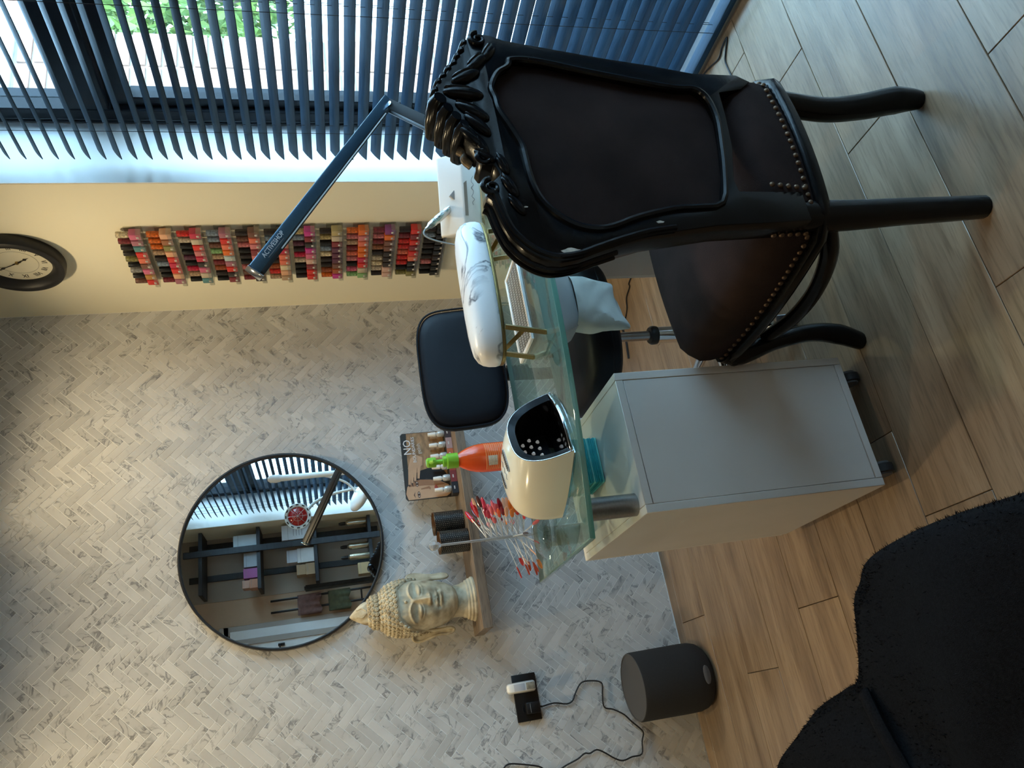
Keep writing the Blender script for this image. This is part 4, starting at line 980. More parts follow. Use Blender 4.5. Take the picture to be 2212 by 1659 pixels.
for ri in range(12):
    zb = 1.826-.0965*ri; pos = ('%s from the top' % ORD[ri]) if ri < 11 else 'lowest'
    rk = thing('polish_rack', 'clear acrylic nail polish rack on the cream wall, '+('topmost' if ri == 0 else pos)+' of twelve', 'rack', (XW, (YA+YBk)/2, zb), group='clear wall racks')
    w_ = YBk-YA
    MB().box((XW-.0016, (YA+YBk)/2, zb+.030), (.003, w_, .058), bev=.0008, seg=1).build('back_plate', acr, rk, smooth=False)
    MB().box((XW-.021, (YA+YBk)/2, zb+.0015), (.039, w_, .003), bev=.0008, seg=1).build('tray', acr, rk, smooth=False)
    MB().box((XW-.042, (YA+YBk)/2, zb+.0075), (.003, w_, .015), bev=.0008, seg=1).build('front_lip', acr, rk, smooth=False)
    for yy in (YA, YBk): MB().box((XW-.021, yy, zb+.0095), (.039, .003, .019), bev=.0006, seg=1).build('end_plate', acr, rk, smooth=False)
    bc, cpn = ROWS[ri][0].split(), ROWS[ri][1].split()
    for k in range(9):
        yy = YA+.0185+.0352*k*(w_-.037)/(.0352*8); c1, c2 = bc[k], cpn[k]
        ft = 9-k-1
        pb = bpy.data.objects.new('nail_polish', None); col.objects.link(pb); pb.empty_display_size = .01
        pb.location = (XW-.0215, yy, zb+.0032)
        tag(pb, '%s nail polish with %s cap, %s from left, %s rack from top' % (c1, c2, ORD[ft], ORD[ri]), 'nail polish', 'nail polishes in the wall racks')
        link('body', pol('b', c1), pb); link('cap', pol('c', c2), pb)
        if c1 not in ('peach', 'beige'): link('print', bprint, pb)

# ---- counter display on the shelf
ZS = .787
dc = thing('counter_display', 'brown cardboard polish display reading NO BOUNDARIES on the oak shelf', 'display', (.952, 2.80, ZS))
DX0, DX1, DY, DZ1 = .818, 1.090, 2.832, .982
cardm = mat('dark_card', (.035, .032, .030), .6, var=.1)
card = [(DX0, ZS+.002), (DX1, ZS+.002), (DX1, DZ1-.008), (DX1-.008, DZ1), (DX0+.010, DZ1+.004), (DX0, DZ1-.004)]
MB().prism(card, DY-.002, DY+.002).build('back_card', cardm, dc)
MB().box(((DX0+DX1)/2, 2.812, ZS+.013), (DX1-DX0, .036, .026), bev=.0015, seg=1).build('base_tray', cardm, dc)
PY = DY-.0022
def pr(n, poly, m, lay): MB().prism(poly, PY-.0002*lay-.0002, PY-.0002*lay, ).build(n, m, dc, smooth=False)
sand = mat('printed_sand_texture', (.34, .20, .10), .6, var=.45, vscale=28, stretch=(1, 1, 2.5))
skin = mat('printed_skin', (.58, .36, .22), .6, var=.12, vscale=14); skin2 = mat('printed_skin_shade', (.34, .17, .09), .6, var=.15, vscale=20)
hairp = mat('printed_black', (.012, .010, .010), .6); lipsp = mat('printed_lips', (.42, .09, .07), .5); eyep = mat('printed_eye', (.07, .035, .025), .4); scl = mat('printed_eye_white', (.55, .45, .38), .5)
pr('print_sand', [(.905, .970), (1.088, .970-.012), (1.088, .815), (.905, .815)], sand, 0)
pr('print_top_band', [(.905, .9815), (1.082, .9815), (1.088, .975), (1.088, .962), (.905, .966)], mat('printed_dark_band', (.03, .032, .03), .6), 1)
pr('print_hair', [(.90, .815), (.93, .83), (.945, .87), (.93, .93), (.90, .955), (.87, .962), (.90, .90), (.885, .83)], hairp, 1)
face = [(.820, .976), (.845, .983), (.872, .976), (.890, .955), (.897, .925), (.893, .885), (.885, .85), (.868, .818), (.850, .808), (.833, .812), (.822, .83)]
pr('print_face', face, skin, 2)
pr('print_face_shade', [(.872, .970), (.890, .953), (.897, .925), (.893, .885), (.885, .85), (.870, .83), (.868, .87), (.872, .91)], skin2, 3)
for ex_, ez_, ew in ((.838, .935, .013), (.880, .938, .011)):
    pr('print_brow', [(ex_-ew, ez_+.014), (ex_, ez_+.020), (ex_+ew, ez_+.013), (ex_, ez_+.016)], eyep, 4)
    pr('print_eye_white', [(ex_+ew*math.cos(t), ez_+.0055*math.sin(t)) for t in [i*math.pi/6 for i in range(12)]], hairp, 4)
    pr('print_eye_white', [(ex_+ew*.8*math.cos(t), ez_+.0040*math.sin(t)) for t in [i*math.pi/6 for i in range(12)]], scl, 5)
    pr('print_iris', [(ex_+.0042*math.cos(t), ez_+.0042*math.sin(t)) for t in [i*math.pi/6 for i in range(12)]], eyep, 6)
pr('print_nose', [(.857, .925), (.861, .925), (.868, .893), (.862, .888), (.853, .889), (.858, .895)], skin2, 4)
pr('print_lips', [(.842, .868), (.852, .874), (.857, .872), (.862, .874), (.872, .867), (.863, .860), (.852, .859)], lipsp, 4)
for i, (x0, z0, x1, z1) in enumerate([(.945, .958, .880, .967), (.952, .948, .886, .956), (.956, .936, .893, .944), (.957, .922, .902, .930)]):
    w2 = .0055; d_ = Vector((x1-x0, z1-z0)).normalized(); nn_ = Vector((-d_.y, d_.x))
    P_ = [Vector((x0, z0))+nn_*w2*1.2, Vector((x1, z1))+nn_*w2*.75, Vector((x1, z1))+d_*.004, Vector((x1, z1))-nn_*w2*.75, Vector((x0, z0))-nn_*w2*1.2]
    pr('print_finger', [tuple(q) for q in P_], skin, 5+i % 2)
    N0 = Vector((x1, z1)); pr('print_nail', [tuple(N0+nn_*.0032), tuple(N0+d_*.004+nn_*.002), tuple(N0+d_*.010), tuple(N0+d_*.004-nn_*.002), tuple(N0-nn_*.0032)], eyep, 8)
pr('print_hand', [(.944, .966), (.985, .952), (1.0, .93), (.985, .905), (.955, .908), (.945, .925)], skin, 4)
wp = mat('white_print', (.80, .80, .80), .5)
text_mesh('lettering', 'NO', .042, wp, dc, (.999, PY-.0022, .9455), (1, 0, 0), (0, 0, 1), sx=.95)
text_mesh('lettering', 'BOUNDARIES', .0175, wp, dc, (.966, PY-.0022, .9300), (1, 0, 0), (0, 0, 1), sx=1.0)
text_mesh('lettering', 'gelish', .0210, mat('grey_light_print', (.62, .58, .52), .5), dc, (1.000, PY-.0022, .9085), (1, 0, 0), (0, 0, 1), sx=.95)
chip_c = [(.04, .015, .012), (.42, .26, .24), (.50, .13, .05), (.34, .05, .03), (.20, .03, .03), (.015, .015, .02)]
glab = mat('silver_label', (.60, .60, .58), .3, metal=.3, var=.35, vscale=260); gcap = mat('white_cap', (.80, .79, .76), .3)
nmc = ['black', 'rust', 'terracotta', 'nude pink', 'dark plum', 'deep brown']
for i in range(6):
    bx = .842+.0452*i
    MB().box((bx, 2.7932, ZS+.013), (.0445, .0012, .024)).build('colour_chip', mat('chip_%d' % i, chip_c[5-i], .5), dc)
    MB().box((bx, 2.7923, ZS+.015), (.012, .0008, .0045)).build('chip_caption', mat('pale_label_print', (.60, .56, .52), .5), dc)
    gb = thing('gel_polish', 'white capped silver gel polish bottle, %s from the left in the NO BOUNDARIES display' % ORD[i], 'nail polish', (bx, 2.806, ZS+.0262), group='gel polishes in the counter display')
    MB().lathe([(0, 0), (.0105, 0), (.0125, .003), (.0128, .020), (.0105, .026), (.006, .028), (.006, .031), (0, .031)], 20, (bx, 2.806, ZS+.0262)).build('body', glab, gb)
    MB().lathe([(.0062, .029), (.0064, .031), (.0088, .034), (.0070, .062), (.0062, .0635), (0, .0635)], 18, (bx, 2.806, ZS+.0262)).build('cap', gcap, gb)

# ---- candle holders
def dot_mat():
    m = bpy.data.materials.new('black_punched_dots'); m.use_nodes = True; g = NT(m); p = g.n['Principled BSDF']; p.inputs['Roughness'].default_value = .4
    uv = g.new('ShaderNodeUVMap'); v = g.new('ShaderNodeTexVoronoi'); v.inputs['Scale'].default_value = 1.0; v.inputs['Randomness'].default_value = .12
    g.link(uv.outputs[0], v.inputs['Vector'])
    c = ramp(g, v.outputs['Distance'], [(.12, (.50, .45, .36)), (.18, (.005, .005, .005))]); g.link(c, p.inputs['Base Color'])
    return m
dots = dot_mat()
def candle(cx, cy, r, h, label):
    t_ = thing('candle_holder', label, 'candle holder', (cx, cy, ZS))
    n, k = 40, 8; mb = MB()
    for zz in range(k+1):
        for j in range(n): a = 2*math.pi*j/n; mb.v.append((cx+r*math.cos(a), cy+r*math.sin(a), ZS+.001+h*zz/k))
    for zz in range(k):
        for j in range(n): mb.f.append((zz*n+j, zz*n+(j+1) % n, (zz+1)*n+(j+1) % n, (zz+1)*n+j))
    o = mb.build('sleeve', dots, t_, weld=False); me = o.data; uvl = me.uv_layers.new(name='UVMap')
    for pf in me.polygons:
        for li in pf.loop_indices:
            vco = me.vertices[me.loops[li].vertex_index].co; a = math.atan2(vco.y, vco.x); z = vco.z
            if vco.y == 0: pass
            A_ = a % (2*math.pi)
            if pf.center.y < 0 and abs(pf.center.x) > r*.9 and A_ < .01: A_ = 2*math.pi
            # dots run on arcs
            uvl.data[li].uv = (A_*r/.0070, (z+.010*math.sin(A_*4))/.0070)
    MB().lathe([(r-.0012, .001), (r-.0012, h), (r+.0004, h), (r+.0004, h-.002)], 40, (cx, cy, ZS), caps=False).lathe([(0, .001), (r, .001), (r, .003), (0, .003)], 40, (cx, cy, ZS)).build('copper_liner', mat('copper_liner', (.42, .22, .10), .3, metal=.8), t_)
candle(.712, 2.805, .043, .112, 'black dotted candle holder beside the polish display')
candle(.628, 2.752, .042, .108, 'black dotted candle holder nearer the buddha head')

# ---- socket, plugs and cables on the tiled wall
so = thing('wall_socket', 'black double wall socket on the tiled wall above the loudspeaker', 'socket', (.072, YW, .589))
sbk = mat('satin_black_plate', (.006, .006, .007), .35)
MB().box((.072, YW-.0092, .633), (.158, .0105, .088), bev=.002, seg=2).build('plate', sbk, so)
for cx in (.034, .110):
    MB().lathe([(.021, 0), (.0215, .003), (.019, .003), (.019, -.004), (0, -.004)], 32, (cx, YW-.0145, .633), axis=(0, -1, 0)).build('outlet_ring', sbk, so)
ap = thing('plug_in_freshener', 'white plug-in air freshener with clear cartridge in the black wall socket', 'air freshener', (.107, YW-.02, .60))
mb = MB(); k = 12
for z, w_, d_ in ((.600, .018, .016), (.606, .0195, .022), (.640, .0195, .026), (.690, .0185, .026), (.699, .016, .022), (.703, .010, .014)):
    mb.v += [(.107+a*w_, YW-.019-d_*.9*(1 if b < 0 else 0)-.004, z) for a, b in ((-1, 1), (-.75, -1), (.75, -1), (1, 1))]
for i in range(5):
    for j in range(4): mb.f.append((i*4+j, i*4+(j+1) % 4, (i+1)*4+(j+1) % 4, (i+1)*4+j))
mb.f += [(0, 1, 2, 3), (20, 21, 22, 23)]
mb.build('body', whitepl, ap, bev=.002)
MB().box((.107, YW-.046, .660), (.024, .003, .040), bev=.001).build('front_panel', mat('pale_grey_panel', (.52, .54, .58), .4), ap)
MB().box((.107, YW-.043, .619), (.024, .008, .032), bev=.002).build('cartridge', mat('smoky_cartridge', (.26, .24, .19), .15, var=.4, vscale=90), ap)
pg = thing('power_adapter', 'black power adapter in the wall socket with a long black lead', 'adapter', (.034, YW-.02, .59))
MB().box((.034, YW-.031, .621), (.038, .032, .050), bev=.003).build('body', sbk, pg)
MB().box((.034, YW-.0475, .632), (.030, .001, .002)).build('ridge', mat('grey_ridge', (.12, .12, .12), .5), pg)
CW = [(.033,.581),(.037,.535),(.027,.491),(.034,.466),(.058,.45),(.089,.42),(.088,.376),(.079,.349),(.065,.344),(.035,.351),(-.006,.353),(-.019,.321),(-.042,.285),(-.069,.262),(-.099,.234),(-.115,.227),(-.139,.238),(-.179,.249),(-.182,.287),(-.188,.323),(-.176,.352),(-.151,.386),(-.138,.412),(-.145,.439),(-.142,.458),(-.155,.486),(-.167,.53),(-.178,.565),(-.178,.60),(-.166,.612),(-.153,.632),(-.137,.689),(-.129,.731),(-.138,.751),(-.165,.775),(-.21,.79),(-.30,.76),(-.42,.60),(-.52,.30),(-.60,.02)]
rub = mat('black_rubber_lead', (.008, .008, .009), .5)
MB().tube(smooth_path([(.034, YW-.031, .598), (.034, YW-.028, .588)]+[(a, YW-.0105-(.06 if i < 2 else .0)*0, b) for i, (a, b) in enumerate(CW)], 4), .0027, 8).build('lead', rub, pg)

# ================================================================== towel, floor leads
fc = thing('floor_lead', 'thin black lead curling on the floor at the foot of the blind', 'cable', (1.72, 1.55, 0))
MB().tube(smooth_path([(1.80, 1.715, .0028), (1.783, 1.631, .0028), (1.758, 1.563, .0028), (1.770, 1.53, .0028), (1.772, 1.494, .0028), (1.741, 1.523, .0028), (1.718, 1.538, .0028), (1.669, 1.536, .0028), (1.60, 1.53, .0028), (1.54, 1.56, .0028)], 6), .0026, 8).build('lead', rub, fc)
fd = thing('desk_lead', 'black lead lying on the floor between the work stool and the right pedestal', 'cable', (1.52, 2.6, 0))
MB().tube(smooth_path([(1.56, 1.95, .0028), (1.585, 2.3, .0028), (1.567, 2.528, .0028), (1.545, 2.549, .0028), (1.526, 2.602, .0028), (1.484, 2.625, .0028), (1.458, 2.678, .0028), (1.501, 2.731, .0028), (1.561, 2.796, .0028), (1.60, 2.85, .0028)], 6), .0030, 8).build('lead', rub, fd)
MB().tube(smooth_path([(1.501, 2.731, .006), (1.46, 2.72, .0065), (1.40, 2.70, .0065), (1.30, 2.72, .0065)], 5), .0045, 8).build('plug_lead', rub, fd)

# near pedicure footrest under a black towel
ft = thing('towel_covered_footrest', 'padded footrest draped with a fluffy black towel in the near corner', 'footrest', (-.08, .95, 0))
terry = mat('black_terry_cloth', (.0055, .0055, .0065), 1.0, var=.5, vscale=260, bump=.9, bscale=900, spec=.1)
# plan outline of the draped top, seen from above
def towel_top(u, v):
    # u across (left to right), v away from the viewer
    x = -.62+u*.775; yv = .28+v*1.02
    z = .46+.03*math.sin(u*3.1)*math.sin(v*2.2)
    return Vector((x, yv, z))
TP = [(.150, .60), (.152, .77), (.158, .94), (.142, 1.085), (.112, 1.135), (.085, 1.17), (.03, 1.195), (-.030, 1.225), (-.042, 1.262), (-.072, 1.375), (-.115, 1.46), (-.165, 1.54), (-.25, 1.60), (-.36, 1.62), (-.48, 1.58), (-.55, 1.45), (-.58, 1.2), (-.58, .9), (-.56, .6), (-.50, .46), (-.3, .42), (-.05, .42), (.10, .48)]
ring = [Vector((p.x, p.y, 0)) for p in smooth_path([(a, b, 0) for a, b in TP+[TP[0]]], 5)[:-1]]
cen = Vector((-.2, 1.0, 0)); n = len(ring); mb = MB(); rnd = random.Random(2)
lv = [(.25, .475), (.55, .474), (.80, .470), (.92, .466), (.97, .460), (1.0, .445), (1.012, .42), (1.01, .38), (1.015, .32), (1.01, .25), (1.02, .18), (1.012, .10)]
vs = [cen+Vector((0, 0, .476))]; fs = []
for k, (s_, z) in enumerate(lv):
    for i, p in enumerate(ring):
        fold = (.010*math.sin(i*.55)+.006*math.sin(i*1.3+2))*max(0, (.46-z)/.36)
        q = cen+(p-cen)*(s_+fold); q.z = z+.006*math.sin(p.x*17+k)*math.sin(p.y*13)+(.012*math.sin(p.y*9) if k < 5 else 0); vs.append(q)
for i in range(n): fs.append((0, 1+i, 1+(i+1) % n))
for k in range(len(lv)-1):
    for i in range(n): fs.append((1+k*n+i, 1+(k+1)*n+i, 1+(k+1)*n+(i+1) % n, 1+k*n+(i+1) % n))
tw = mb.add(vs, fs).build('towel', terry, ft, angle=80)
# seam band where two towel halves overlap
MB().tube(smooth_path([(-.55, .9, .478), (-.3, 1.06, .482), (-.13, 1.15, .478), (-.05, 1.195, .464)], 6), [(.014, .007)]*19, 10).build('towel_hem', terry, ft)
mb = MB()
for _ in range(9000):
    i = rnd.randrange(n); t = rnd.random(); k = rnd.choice([0, 1, 2, 3, 3, 4, 4, 5, 5, 6, 6, 7, 8])
    a = Vector(vs[1+k*n+i]); b = Vector(vs[1+k*n+(i+1) % n]); c_ = Vector(vs[1+(k+1)*n+i]); p = a+(b-a)*t+(c_-a)*rnd.random()
    out = (p-cen); out.z = 0; out.normalize(); hz = 1.0 if k < 4 else .3
    d = (Vector((0, 0, hz))+out*(.2 if k < 4 else .9)+Vector((rnd.uniform(-.6, .6), rnd.uniform(-.6, .6), rnd.uniform(-.5, .5)))).normalized()*rnd.uniform(.003, .0075)
    s_ = Vector((rnd.uniform(-1, 1), rnd.uniform(-1, 1), rnd.uniform(-1, 1))).normalized()*.0011
    b_ = len(mb.v); mb.v += [tuple(p-s_-d*.3), tuple(p+s_-d*.3), tuple(p+d)]; mb.f.append((b_, b_+1, b_+2))
o = mb.build('towel_pile', terry, tw, weld=False, smooth=False); o['kind'] = 'stuff'
MB().box((-.22, .86, .22), (.42, .48, .40), bev=.06, seg=4).build('pad', blackpl, ft)
for sx in (-.38, -.06):
    for sy in (.68, 1.04): MB().cyl((sx, sy, 0), (sx, sy, .05), .02, 14).build('foot', chrome, ft)

# ================================================================== buddha head on the shelf
bh = thing('buddha_head', 'sandstone coloured buddha head ornament at the left end of the oak shelf', 'statue', (.425, 2.80, ZS))
def stone_mat():
    m = bpy.data.materials.new('weathered_sandstone'); m.use_nodes = True; g = NT(m); p = g.n['Principled BSDF']; p.inputs['Roughness'].default_value = .6
    tc = g.new('ShaderNodeTexCoord'); n = g.new('ShaderNodeTexNoise'); n.inputs['Scale'].default_value = 22; n.inputs['Detail'].default_value = 6; g.link(tc.outputs['Object'], n.inputs['Vector'])
    c = ramp(g, n.outputs['Fac'], [(.30, (.27, .21, .13)), (.48, (.50, .42, .28)), (.66, (.64, .56, .40))])
    n2 = g.new('ShaderNodeTexNoise'); n2.inputs['Scale'].default_value = 90; n2.inputs['Detail'].default_value = 4; g.link(tc.outputs['Object'], n2.inputs['Vector'])
    b = g.new('ShaderNodeBump'); b.inputs['Strength'].default_value = .25; b.inputs['Distance'].default_value = .002; g.link(n2.outputs['Fac'], b.inputs['Height']); g.link(b.outputs['Normal'], p.inputs['Normal'])
    g.link(c, p.inputs['Base Color']); return m
stone = stone_mat()
BC = Vector((.425, 2.805, 0)); TURN = R(4)
def lerp_tab(tab, z):
    if z <= tab[0][0]: return tab[0][1]
    for (a, va), (b, vb) in zip(tab, tab[1:]):
        if z <= b: t = (z-a)/(b-a); t = t*t*(3-2*t)*.5+t*.5; return va+(vb-va)*t
    return tab[-1][1]
WT = [(.846, .001), (.850, .026), (.858, .043), (.872, .056), (.893, .068), (.92, .077), (.95, .083), (.98, .087), (1.01, .089), (1.04, .089), (1.07, .085), (1.095, .076), (1.115, .061), (1.128, .043), (1.137, .001)]
DT = [(.846, .001), (.850, .040), (.858, .062), (.872, .074), (.893, .079), (.92, .082), (.95, .084), (.98, .086), (1.01, .088), (1.04, .089), (1.07, .085), (1.095, .076), (1.115, .061), (1.128, .043), (1.137, .001)]
G = lambda x, s: math.exp(-(x/s)**2)
def feat(x, z):
    """relief of the face at lateral x and height z"""
    h = 0.0; ax = abs(x)
    if .945 < z < 1.03:
        t = (1.018-z)/.062; wd = .0065+.0055*max(0, min(1, t)); top = .005+.0165*max(0, min(1, t))
        cut = 1/(1+math.exp(-(z-.9515)*1400)); h += top*G(x, wd)*cut*(1/(1+math.exp((z-1.02)*300)))
    h += .0085*G(ax-.0125, .0065)*G(z-.9565, .0055)
    h -= .0075*G(ax-.038, .024)*G(z-1.004, .012)
    h += .0095*G(ax-.037, .0175)*G(z-.9905, .0095)
    lid = .9815+((ax-.037)/.02)**2*.0045
    if ax < .062: h -= .0042*G(z-lid, .0021)*G(ax-.037, .022)
    h += .0030*G(z-(lid-.0048), .0024)*G(ax-.037, .021)
    brow = 1.026-((ax-.036)/.034)**2*.014
    if ax < .072: h += .0050*G(z-brow, .0038)*(1 if ax > .012 else ax/.012)
    cup = .0025*G(ax-.006, .006)-.001*G(ax, .003)
    h += (.0085)*G(z-(.9305+cup), .0050)*G(x, .021)
    h += (.0105)*G(z-.9165, .0058)*G(x, .0165)
    h -= .0065*G(z-(.9240+.10*max(0, ax-.012)), .0019)*G(x, .025)
    h -= .0030*G(z-.905, .0045)*G(x, .018)
    h -= .0035*G(ax-.028, .006)*G(z-.925, .007)
    h += .0060*G(z-.874, .016)*G(x, .020)
    h += .0040*G(ax-.045, .022)*G(z-.952, .022)
    return h
def head_pt(az, z, off=0.0):
    w_, dfr = lerp_tab(WT, z), lerp_tab(DT, z); ca, sa = math.cos(az), math.sin(az)
    ex = 2.35
    den = (abs(sa)**ex+abs(ca)**ex)**(1/ex)
    x = sa/den*w_; yv = -ca/den*(dfr if ca > 0 else w_*1.05)
    if ca > .15: yv -= 1.35*feat(x, z)*min(1, (ca-.15)*4)
    s_ = 1+off/max(.03, math.hypot(x, yv)); x *= s_; yv *= s_
    c_, s2 = math.cos(TURN), math.sin(TURN)
    return BC+Vector((x*c_-yv*s2, x*s2+yv*c_, z+off*.25))
mb = MB(); NA = 190
zs = [.846+(1.137-.846)*(.5-.5*math.cos(math.pi*i/150)) for i in range(151)]
azs = []
for i in range(NA):
    t = i/NA*2-1; azs.append(math.pi*(abs(t)**1.35)*math.copysign(1, t))
mb.v = [tuple(head_pt(a, z)) for z in zs for a in azs]
for j in range(150):
    for i in range(NA): mb.f.append((j*NA+i, j*NA+(i+1) % NA, (j+1)*NA+(i+1) % NA, (j+1)*NA+i))
mb.build('head', stone, bh, angle=80)
MB().ball(head_pt(0, 1.038, .002), (.0052, .004, .0052), 12, 8).build('forehead_mark', stone, bh)
# neck with rings
MB().lathe([(.0, .0), (.078, .0), (.079, .006), (.074, .012), (.0745, .017), (.069, .022), (.069, .028), (.063, .033), (.062, .042), (.058, .047), (.056, .060), (.055, .085), (.0, .085)], 48, (BC.x, BC.y+.004, ZS), squash=(1, .92)).build('neck', stone, bh)
# hair cap and curls
def hairline(az):
    a = abs(az); return 1.060-.060*min(1, max(0, (a-.55)/.75))-.07*min(1, max(0, (a-1.25)/.9))
mb = MB(); NH = 72
rows_ = 16
for j in range(rows_+1):
    for i in range(NH):
        az = -math.pi+2*math.pi*i/NH; z0 = hairline(az); z = z0+(1.1365-z0)*j/rows_; mb.v.append(tuple(head_pt(az, z, .0055 if j else .001)))
for j in range(rows_):
    for i in range(NH): mb.f.append((j*NH+i, j*NH+(i+1) % NH, (j+1)*NH+(i+1) % NH, (j+1)*NH+i))
mb.build('hair_cap', stone, bh, angle=80)
def curl(mb, p, nrm, r):
    x, y_, d = basis(nrm); p = Vector(p)
    pts = []
    mb.lathe([(r, -.3*r), (r*1.02, .25*r), (r*.80, .62*r), (r*.52, .60*r), (r*.42, .42*r), (r*.34, .66*r), (r*.18, .85*r), (0, .9*r)], 8, p, axis=d)
mb = MB(); z = .955; row = 0
while z < 1.128:
    w_ = lerp_tab(WT, z)+.006; circ = 2*math.pi*w_; cnt = max(6, int(circ/.0166))
    for i in range(cnt):
        az = -math.pi+2*math.pi*(i+.5*(row % 2))/cnt
        az = (az+math.pi) % (2*math.pi)-math.pi
        if z < hairline(az)+.003 or abs(az) > 2.7: continue
        p = head_pt(az, z, .0055); q = head_pt(az, z, .012); tz = lerp_tab(WT, min(1.136, z+.004))-lerp_tab(WT, z-.004)
        nrm = (Vector((q.x-p.x, q.y-p.y, 0)).normalized()+Vector((0, 0, -tz/.008))).normalized(); curl(mb, p, nrm, .0076)
    z += .0130 if z < 1.09 else .0105; row += 1
US = [(.040, 1.108), (.050, 1.118), (.0545, 1.132), (.0535, 1.146), (.046, 1.158), (.032, 1.167), (.0, 1.170)]
for k, (r_, z) in enumerate([(.053, 1.124), (.0555, 1.1365), (.053, 1.149), (.043, 1.160)]):
    cnt = int(2*math.pi*r_/.0155)
    for i in range(cnt):
        az = 2*math.pi*(i+.5*(k % 2))/cnt; nrm = Vector((math.cos(az), math.sin(az), [-.1, .05, .45, .9][k])).normalized(); curl(mb, BC+Vector((math.cos(az)*r_, math.sin(az)*r_, z)), nrm, .0076)
o = mb.build('hair_curls', stone, bh, angle=50); o['kind'] = 'stuff'
MB().lathe(US, 40, (BC.x, BC.y, 0), caps=False).build('topknot', stone, bh)
def flame(u, v):
    a = 2*math.pi*u; z = 1.160+v*.068
    r_ = .037*(1-v)**.75*(1+.25*math.sin(v*3.0))+.0015; rid = 1+.10*math.sin(7*a+5*v)*(1-v)
    return BC+Vector((math.cos(a)*r_*rid-.006*v*v, math.sin(a)*r_*rid*.75, z))
mb = MB(); mb.grid(flame, 56, 22, closed_u=True); mb.build('flame_finial', stone, bh, angle=70)
for sx in (-1, 1):
    pts = [(BC.x+sx*(.012-.007*math.cos(t*6)*(1-t))*(1), BC.y-.028+.012*t, 1.170+.035*t) for t in [i/16 for i in range(17)]]
    MB().tube(pts, [.0035*(1-.5*i/16) for i in range(17)], 8).build('flame_curl', stone, bh)
# long ears
for sx in (-1, 1):
    e0 = BC+Vector((sx*.086, .012, 0))
    outl = [(.0, 1.012), (.018, 1.018), (.028, 1.008), (.029, .985), (.022, .955), (.017, .925), (.018, .895), (.014, .876), (.006, .872), (.001, .885), (.002, .92), (.0, .96), (-.004, .99)]
    path = smooth_path([(e0.x+sx*(a*1.05), e0.y-.012+a*.80, b) for a, b in outl+[outl[0]]], 4)[:-1]
    MB().tube(path, .0050, 8, closed=True).build('ear_rim', stone, bh)
    mb = MB(); cen_ = sum((Vector(p) for p in path), Vector())/len(path)+Vector((-sx*.003, .002, 0))
    n_ = len(path); mb.add([cen_]+path, [(0, 1+i, 1+(i+1) % n_) for i in range(n_)]); mb.build('ear', stone, bh, solid=.004)
    MB().tube(smooth_path([(e0.x+sx*.010, e0.y-.008, .998), (e0.x+sx*.013, e0.y+.004, .985), (e0.x+sx*.010, e0.y+.002, .968), (e0.x+sx*.006, e0.y-.006, .958)], 5), .003, 8).build('ear_fold', stone, bh)

# ================================================================== rear of the room, seen in the mirror
# ---- door in the rear wall
dr = bpy.data.objects.new('door_1', None); col.objects.link(dr); dr['kind'] = 'structure'
wdoor = mat('white_door_paint', (.80, .82, .82), .5, var=.02)
MB().box((.60, YB+.018, 1.04), (.78, .032, 2.06), bev=.002, seg=1).build('leaf', wdoor, dr)
MB().box((.995, YB+.012, 1.06), (.07, .024, 2.12), bev=.003, seg=1).build('casing', mat('greige_casing', (.42, .38, .34), .6), dr)
MB().box((.205, YB+.012, 1.06), (.07, .024, 2.12), bev=.003, seg=1).build('casing', mat('greige_casing', (.42, .38, .34), .6), dr)
MB().box((.60, YB+.012, 2.115), (.86, .024, .07), bev=.003, seg=1).build('casing', mat('greige_casing', (.42, .38, .34), .6), dr)
MB().box((.90, YB+.038, 1.04), (.045, .012, 2.0), bev=.003, seg=1).build('stile_band', mat('greige_casing', (.42, .38, .34), .6), dr)
MB().box((.845, YB+.040, 1.69), (.022, .014, .05), bev=.003).tube([(.845, YB+.045, 1.70), (.845, YB+.075, 1.70), (.79, YB+.078, 1.70)], .006, 8).build('handle', sbk, dr)
# ---- wall shelf unit
su = thing('shelf_unit', 'black wall shelf unit on the taupe rear wall, seen in the mirror', 'shelf', (1.50, YB, .95))
blw = wood_mat('black_stained_wood', (.030, .034, .040), (.022, .025, .030), (.014, .016, .019), scale=2.0, axis=0, rough=.45, strength=.3)
for z in (.965, 1.398, 1.832, 2.262): MB().box((1.495, YB+.145, z-.014), (.485, .26, .028), bev=.002, seg=1).build('board', blw, su)
MB().box((1.567, YB+.283, 1.62), (.050, .016, 1.50), bev=.002, seg=1).build('front_post', blw, su)
MB().box((1.425, YB+.010, 1.62), (.050, .016, 1.50), bev=.002, seg=1).build('rear_post', blw, su)
MB().box((1.68, YB+.010, 1.62), (.050, .016, 1.50), bev=.002, seg=1).build('rear_post', blw, su)
SY = YB+.20
def carton(x0, x1, z0, h, d, c, label, cat='box', lines=0, yy=None):
    cy = (SY if yy is None else yy); t_ = thing('carton', label, cat, ((x0+x1)/2, cy, z0))
    MB().box(((x0+x1)/2, cy, z0+h/2+.0003), (x1-x0, d, h), bev=.0015, seg=1).build('box', mat('card_'+label.split()[0]+label.split()[1], c, .6, var=.05), t_)
    MB().box(((x0+x1)/2, cy, z0+h*.8), (x1-x0+.001, d+.001, .002)).build('lid_line', mat('lid_line_grey', (.2, .2, .2), .7), t_)
    for i in range(lines): MB().box(((x0+x1)/2, cy+d/2+.0006, z0+h*(.35+.09*i)), ((x1-x0)*.5, .0006, .004)).build('print_line', mat('grey_print', (.22, .22, .23), .5), t_)
    return t_
carton(1.59, 1.69, 1.832, .175, .10, (.55, .62, .64), 'pale blue carton standing on the third shelf in the mirror')
carton(1.60, 1.70, 1.398, .155, .11, (.50, .50, .50), 'grey carton on the second shelf at the wall end in the mirror', yy=SY-.075)
